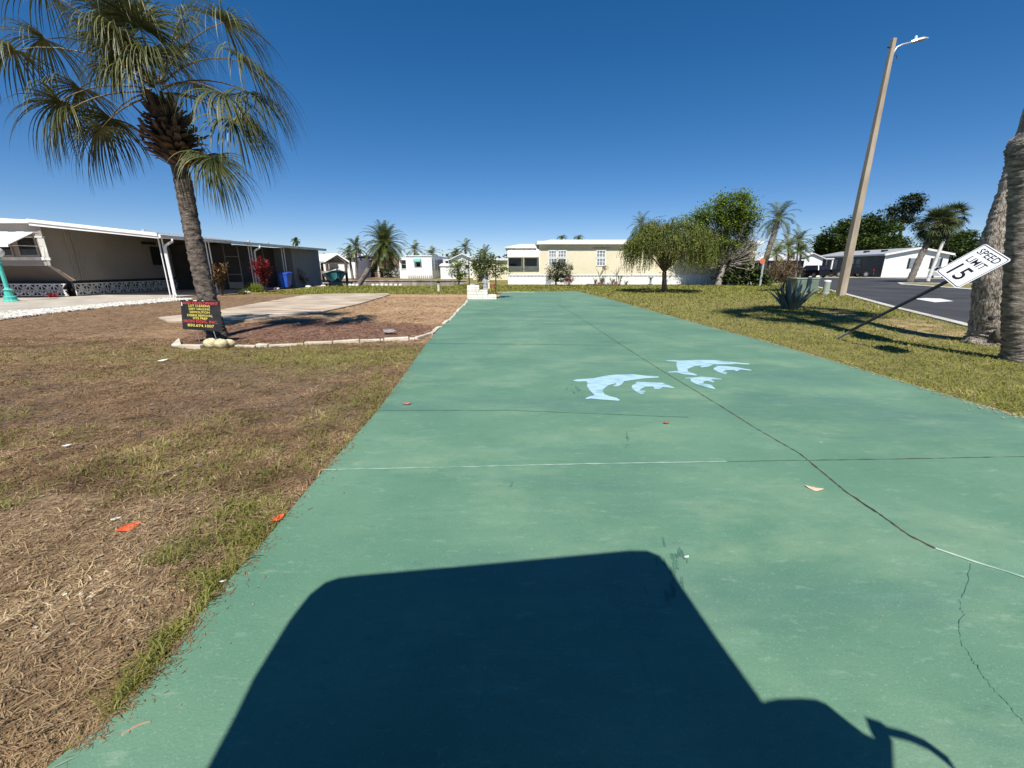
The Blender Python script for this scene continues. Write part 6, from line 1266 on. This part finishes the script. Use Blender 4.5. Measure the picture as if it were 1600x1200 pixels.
for i, (x, y, xt, yt) in enumerate(((938, 445, 936, 415), (964, 445, 962, 416))):
    g = gp(x, y); tp = pl(xt, yt, g.y); b = MB(); rb = random.Random(i + 40); m_ = g.lerp(tp, .5); b.tube([g, m_], [.045, .035], 6)
    for k in range(7): e = tp + Vector((rb.uniform(-.45, .55), rb.uniform(-.2, .2), rb.uniform(-.35, .1))); b.tube([m_ - Vector((0, 0, .1)), m_.lerp(e, .5) + Vector((rb.uniform(-.1, .1), 0, 0)), e], [.03, .02, .01], 5)
    tag(b.build('bare_shrub', M['bark_grey']), ('bare forked plumeria sticks, left of the pair by the third window of the yellow home', 'bare forked plumeria sticks, right of the pair in the flower bed')[i], 'shrub')
p = pl(946, 419, 36.0); b = MB()
for k in range(9): a = k * .7; b.add([p, p + Vector((math.cos(a) * .28, -.05, math.sin(a) * .2 + .05)), p + Vector((math.cos(a + .4) * .3, -.08, math.sin(a + .4) * .2))], [(0, 1, 2)])
b.tube([p, (p.x, p.y, 0)], .015, 5); tag(b.build('pinwheel', M['brown_wood']), 'dark garden pinwheel on a thin stick above the flower bed', 'garden ornament')
for i, (x, y, c_) in enumerate(((1003, 444, 'stone_grey'), (1016, 445, 'blind_glass'), (1137, 446, 'brick_white'), (1152, 446, 'white'))):
    g = gp(x, y); s_ = (.4, .4, .35, .45)[i]; b = MB(); b.lathe([(.18, 0), (.2, .06), (.09, .12), (.08, .5), (.2, .56), (.24, .6), (.2, .62), (.03, .62)], g, 12)
    tag(b.build('bird_bath', M[c_]), ('grey garden bird bath by the white skirt left of the weeping tree', 'bluish garden pedestal just left of the weeping tree trunk', 'cream garden pedestal under the green tree', 'white garden ornament under the right side of the green tree')[i], 'garden ornament')
# orange octagon seen on a grey post, and small signs
Yo = 33.0; g = Vector((pl(1189, 440, Yo).x, Yo, 0)); t = thing('octagonal_sign', 'faded orange octagonal sign on a grey post before the dark fronted house', 'sign', g)
c_ = pl(1191.5, 408, Yo); b = MB(); b.slab([(c_.x + .22 * math.cos(math.radians(22.5 + 45 * k)), c_.y, c_.z + .22 * math.sin(math.radians(22.5 + 45 * k))) for k in range(8)], .02, (0, 1, 0)); b.build('panel', M['orange'], t)
b = MB(); b.box(g.x - .07, g.x + .07, Yo + .03, Yo + .12, 0, c_.z + .1); b.build('post', M['alu'], t)

# ------------------------------------------------------------------ plants and bin along the left home
g = gp(347, 461.5); stem_plant('croton', 'mottled red and yellow croton just behind the leaning palm trunk', 'croton', g, 1.6, .55, 13, 'croton2', .3, 22, 120, lw=.22)
g = gp(413, 456); stem_plant('croton', 'tall dark red croton before the screened porch, left of the blue bin', 'croton', g, 2.0, .72, 20, 'croton', .32, 34, 121, lw=.2, low=.3)
g = gp(400, 456); rng = random.Random(14); b = MB()
for i in range(260): a = rng.uniform(0, 6.283); e = rng.uniform(.5, 1.45); ribbon(b, g + Vector((rng.gauss(0, .18), rng.gauss(0, .12), 0)), (math.cos(a) * math.cos(e), math.sin(a) * math.cos(e), math.sin(e)), rng.uniform(.45, .85), .035, 5, 1.9, Vector((0, 0, 1)), rng)
tag(b.build('grass_clump', M['lime']), 'clump of yellow green arching leaves at the foot of the red croton', 'plant')
g = gp(377, 460); b = MB()
for i in range(110): a = rng.uniform(0, 6.283); e = rng.uniform(.3, 1.2); ribbon(b, g + Vector((rng.gauss(0, .1), rng.gauss(0, .1), 0)), (math.cos(a) * math.cos(e), math.sin(a) * math.cos(e), math.sin(e)), rng.uniform(.3, .6), .03, 4, 1.9, Vector((0, 0, 1)), rng)
tag(b.build('spider_plant', M['areca']), 'low tufted plant right of the mottled croton', 'plant')
g = gp(468, 448); broad_tree('bush', 'small dry twiggy bush between the blue bin and the shed wall', 'bush', g, px_blobs([(467, 430, 9, 8), (474, 437, 6, 6)], g.y, .2), 'dry_leaf', 34, 24, .12, 122, tr=.03, fork=.4, cr=.25, bark='bark_grey', bare=((pl(467, 433, g.y).x, g.y, .8, .4, .3, .5), 50))
g = gp(445, 451.5); t = thing('recycling_bin', 'blue wheeled bin with lid standing beside the dark red croton', 'bin', g)
b = MB(); b.hexa([(g.x - .22, g.y, .1), (g.x + .22, g.y, .1), (g.x + .22, g.y + .5, .1), (g.x - .22, g.y + .5, .1), (g.x - .3, g.y - .06, 1.0), (g.x + .3, g.y - .06, 1.0), (g.x + .3, g.y + .62, 1.0), (g.x - .3, g.y + .62, 1.0)])
b.box(g.x - .31, g.x + .31, g.y - .08, g.y + .64, .93, .99); b.M = Matrix.Identity(4); b.build('body', M['blue_bin'], t, bevel=.03)
b = MB(); b.hexa([(g.x - .33, g.y - .1, 1.005), (g.x + .33, g.y - .1, 1.005), (g.x + .33, g.y + .7, 1.005), (g.x - .33, g.y + .7, 1.005), (g.x - .3, g.y - .06, 1.06), (g.x + .3, g.y - .06, 1.06), (g.x + .28, g.y + .66, 1.12), (g.x - .28, g.y + .66, 1.12)]); b.build('lid', M['blue_bin'], t, bevel=.02)
for s_ in (-1, 1):
    b = MB(); b.M = Matrix.Translation((g.x + s_ * .26, g.y + .55, .13)) @ Matrix.Rotation(math.pi / 2, 4, 'Y'); b.lathe([(.04, -.03), (.13, -.03), (.13, .03), (.04, .03)], (0, 0, 0), 14); b.build('wheel', M['tyre'], t)
b = MB(); b.tube([(g.x - .25, g.y + .7, 1.0), (g.x - .25, g.y + .76, 1.02), (g.x + .25, g.y + .76, 1.02), (g.x + .25, g.y + .7, 1.0)], .018, 6); b.build('handle', M['blue_bin'], t)
# bed stones along the home
rg = random.Random(15)
for i, (x, y) in enumerate(((378, 459), (386, 458.5), (432, 452.5), (482, 449), (505, 448))):
    g = gp(x, y); b = MB(); b.blob((g.x, g.y, .05), (.22, .14, .09), 8, 5, rg, .2); tag(b.build('stone', M['pebble']), f'pale bed stone, {("first", "second", "third", "fourth", "fifth")[i]} from the left in front of the porch plants', 'stone', 'pale stones before the porch plants')
g = gp(80, 466); rng = random.Random(16); b = MB(); g = Vector((-21.9, 20.2, 0))
for i in range(26): a = rng.uniform(0, 6.283); e = rng.uniform(.2, 1.2); ribbon(b, g, (math.cos(a) * math.cos(e), math.sin(a) * math.cos(e), math.sin(e)), rng.uniform(.3, .55), .07, 4, 1.2, Vector((0, 0, 1)), rng)
tag(b.build('bromeliad', M['croton']), 'small dark red rosette plant before the white lattice skirt', 'plant')

# ------------------------------------------------------------------ litter: red leaves, scraps
def curled(label, px, py, s, ang, m_, seed, name='fallen_leaf', cat='leaf', z=.0, k=1.0):
    g = gp(px, py); rg = random.Random(seed); b = MB(); vs = []; nx, ny = 9, 5; ca, sa = math.cos(ang), math.sin(ang)
    for i in range(nx):
        t_ = i / (nx - 1) * 2 - 1; wd_ = (1 - abs(t_) ** 1.7) * .42 + .03
        for j in range(ny):
            v = (j / (ny - 1) * 2 - 1) * wd_; x, y = t_ * s, v * s + .18 * s * t_ * t_; h_ = s * (.22 * t_ * t_ + .5 * k * max(0, v / .45) ** 1.5 * .6 + rg.uniform(-.02, .02)); vs.append((g.x + x * ca - y * sa, g.y + x * sa + y * ca, z + .012 + h_))
    b.add(vs, [(i * ny + j, (i + 1) * ny + j, (i + 1) * ny + j + 1, i * ny + j + 1) for i in range(nx - 1) for j in range(ny - 1)]); o = tag(b.build(name, m_, smooth=True), label, cat); md = o.modifiers.new('thick', 'SOLIDIFY'); md.thickness = .0012; return o
curled('curled orange red fallen leaf lying on the bare lot left of the slab', 203, 828, .055, .9, M['red_leaf'], 1)
curled('orange red leaf half hidden in the grass at the slab edge', 436, 813, .042, 1.1, M['red_leaf'], 2)
curled('curled brown leaf on the green slab right of centre', 1041, 665, .035, .2, mat('brown_leaf', (.22, .09, .06), (.33, .15, .1), 20, .7), 3, z=SZ)
curled('tan fallen leaf on the slab just beyond the long joint crossing', 1271, 768, .05, -.5, mat('tan_leaf', (.48, .35, .22), (.66, .52, .36), 30, .7), 4, z=SZ - .01, k=.3)
curled('dry brown curled leaf at the bottom left corner by the slab edge', 215, 1147, .036, .6, mat('dry_leaf_b', (.28, .18, .11), (.44, .32, .21), 20, .7), 5)
curled('small brown leaf on the slab near its left edge', 636, 635, .05, .3, mat('brown_leaf_c', (.24, .12, .08), (.36, .2, .14), 20, .7), 6, z=SZ)
curled('grey crumpled plastic scrap lying on the mulch bed', 608, 521, .2, -.5, mat('plastic_film', (.20, .19, .19), (.34, .33, .34), 20, .35), 7, 'plastic_scrap', 'litter', z=.02)
for i, (x, y, s_, lab) in enumerate(((255, 564.5, .07, 'white paper scrap on the dirt below the yard sign'), (105, 698, .03, 'small white scrap on the bare lot at the far left'), (348, 911, .014, 'tiny white pebble against the slab edge in the foreground'), (182, 813, .025, 'thin grey scrap just left of the red leaf'), (1072, 876, .014, 'small white flake on the slab right of the shadow corner'), (1281, 695, .009, 'tiny white flake on the slab by the long joint'))):
    g = gp(x, y); b = MB(); z_ = SZ if x > 1000 else .005; b.slab([(g.x - s_, g.y - s_ * .4, z_ + .006), (g.x + s_ * .4, g.y - s_ * .6, z_ + .006), (g.x + s_, g.y + s_ * .5, z_ + s_ * .4), (g.x - s_ * .3, g.y + s_ * .5, z_ + s_ * .25)], .002)
    tag(b.build('scrap', M['white']), lab, 'litter')
# sticks on the dirt lot
rg = random.Random(18)
b = MB()
for i in range(60):
    x = rg.uniform(0, 640); y = rg.uniform(495, 760); g = gp(x, y)
    if inside(np.array([g.x]), np.array([g.y]), SLAB)[0] or inside(np.array([g.x]), np.array([g.y]), PAD)[0]: continue
    a = rg.gauss(.25, .5); L = rg.uniform(.05, .28) * (1 + .05 * g.y); d = Vector((math.cos(a), math.sin(a), 0)); sd = Vector((-d.y, d.x, 0)); b.tube([g + Vector((0, 0, .012)), g + d * L * .5 + sd * rg.uniform(-.04, .04) * L * 3 + Vector((0, 0, .012)), g + d * L + Vector((0, 0, .008))], rg.uniform(.002, .005), 4)
struct(b.build('twigs', M['bark']), 'stuff', 'thin dark twigs scattered over the cleared dirt lot', 'twigs')
b = MB()
for i in range(300):
    x = rg.uniform(0, 420); y = rg.uniform(760, 1200); g = gp(x, y)
    if inside(np.array([g.x]), np.array([g.y]), SLAB)[0]: continue
    a = rg.uniform(0, 6.28); L = rg.uniform(.03, .11); d = Vector((math.cos(a), math.sin(a), 0)); sd = Vector((-d.y, d.x, 0)); r_ = rg.uniform(.0010, .0022); z0_ = .006 + rg.random() * .02
    b.tube([g + Vector((0, 0, z0_)), g + d * L * .35 + sd * rg.uniform(-.3, .3) * L + Vector((0, 0, z0_ + .006)), g + d * L * .7 + sd * rg.uniform(-.3, .3) * L + Vector((0, 0, z0_ + .008)), g + d * L + Vector((0, 0, z0_ - .003))], r_, 4)
struct(b.build('runners', M['pinnate_dry']), 'stuff', 'pale wiry dead grass runners tangled in the near left foreground', 'dead grass')

# ------------------------------------------------------------------ golf cart the photo is taken from (only its shadow is in the picture)
K = 1 / math.tan(SUN_EL)
def src(px, py, z): g = gp(px, py); return Vector((g.x - z * K * math.sin(SUN_AZ), g.y - z * K * math.cos(SUN_AZ), z))
ct = thing('golf_cart', 'golf cart under the viewer whose square canopy shadow falls on the green slab', 'golf cart', Vector((0, -.6, 0)))
ZR = 2.0; out = [src(x, y, ZR) for x, y in ((1190, 1105), (1120, 1006), (1070, 932), (1046, 894), (1032, 877), (1012, 869), (985, 868.5), (760, 890), (560, 908), (528, 912), (505, 920), (480, 940), (455, 972), (400, 1062), (372, 1120), (330, 1200))]
out = out + [Vector((out[-1].x - .0, -1.9, ZR)), Vector((out[0].x + .02, -1.9, ZR))]
b = MB(); b.slab(out, .045); b.build('canopy', M['black'], ct)
# guessed mirror plate and bracket, outlined to cast the side bump in the shadow
ZM = 1.35; b = MB(); mo = [src(x, y, ZM) for x, y in ((1180, 1112), (1200, 1105), (1215, 1102), (1250, 1101), (1275, 1103), (1292, 1110), (1310, 1125), (1335, 1145), (1352, 1158), (1366, 1164), (1358, 1148), (1352, 1130), (1380, 1140), (1388, 1160), (1390, 1215), (1200, 1240))]
b.slab(mo, .03); b.build('mirror_shadow_plate', M['black'], ct)
b = MB(); b.tube([src(x, y, ZM) for x, y in ((1360, 1138), (1382, 1143), (1410, 1150), (1440, 1163), (1468, 1184), (1500, 1222))], .014, 8); b.build('mirror_shadow_arm', M['black'], ct)
b = MB(); b.tube([(out[0].x - .06, -1.8, ZR), (out[0].x - .06, -1.75, .5)], .02, 8); b.tube([(-.7, -1.8, ZR), (-.7, -1.75, .5)], .02, 8); b.build('canopy_post', M['alu'], ct)
b = MB(); b.box(-.82, .85, -1.95, -1.92, .3, ZR - .01); b.build('sky_blocking_panel', M['black'], ct)  # added unseen panel, blocks sky light from behind to deepen the canopy shadow
b = MB(); b.box(-.6, .6, .02, .12, .15, .62); b.box(-.6, .6, -.35, .02, .15, .22); b.build('sky_blocking_cowl', M['black'], ct)  # added out of view, keeps low sky light off the shadowed slab
b = MB(); b.box(-.6, .6, -2.1, -.35, .28, .62); b.build('body', M['white'], ct, bevel=.05)
b = MB(); b.box(-.55, .55, -1.0, -.45, .63, .78); b.build('seat', M['brown_plastic'], ct, bevel=.04)
for x in (-.52, .52):
    for y in (-1.75, -.4):
        b = MB(); b.M = Matrix.Translation((x, y, .23)) @ Matrix.Rotation(math.pi / 2, 4, 'Y'); b.lathe([(.1, -.09), (.23, -.08), (.23, .08), (.1, .09)], (0, 0, 0), 16); b.build('wheel', M['tyre'], ct)
for o in SC.objects:
    if '_o' in o: del o['_o']
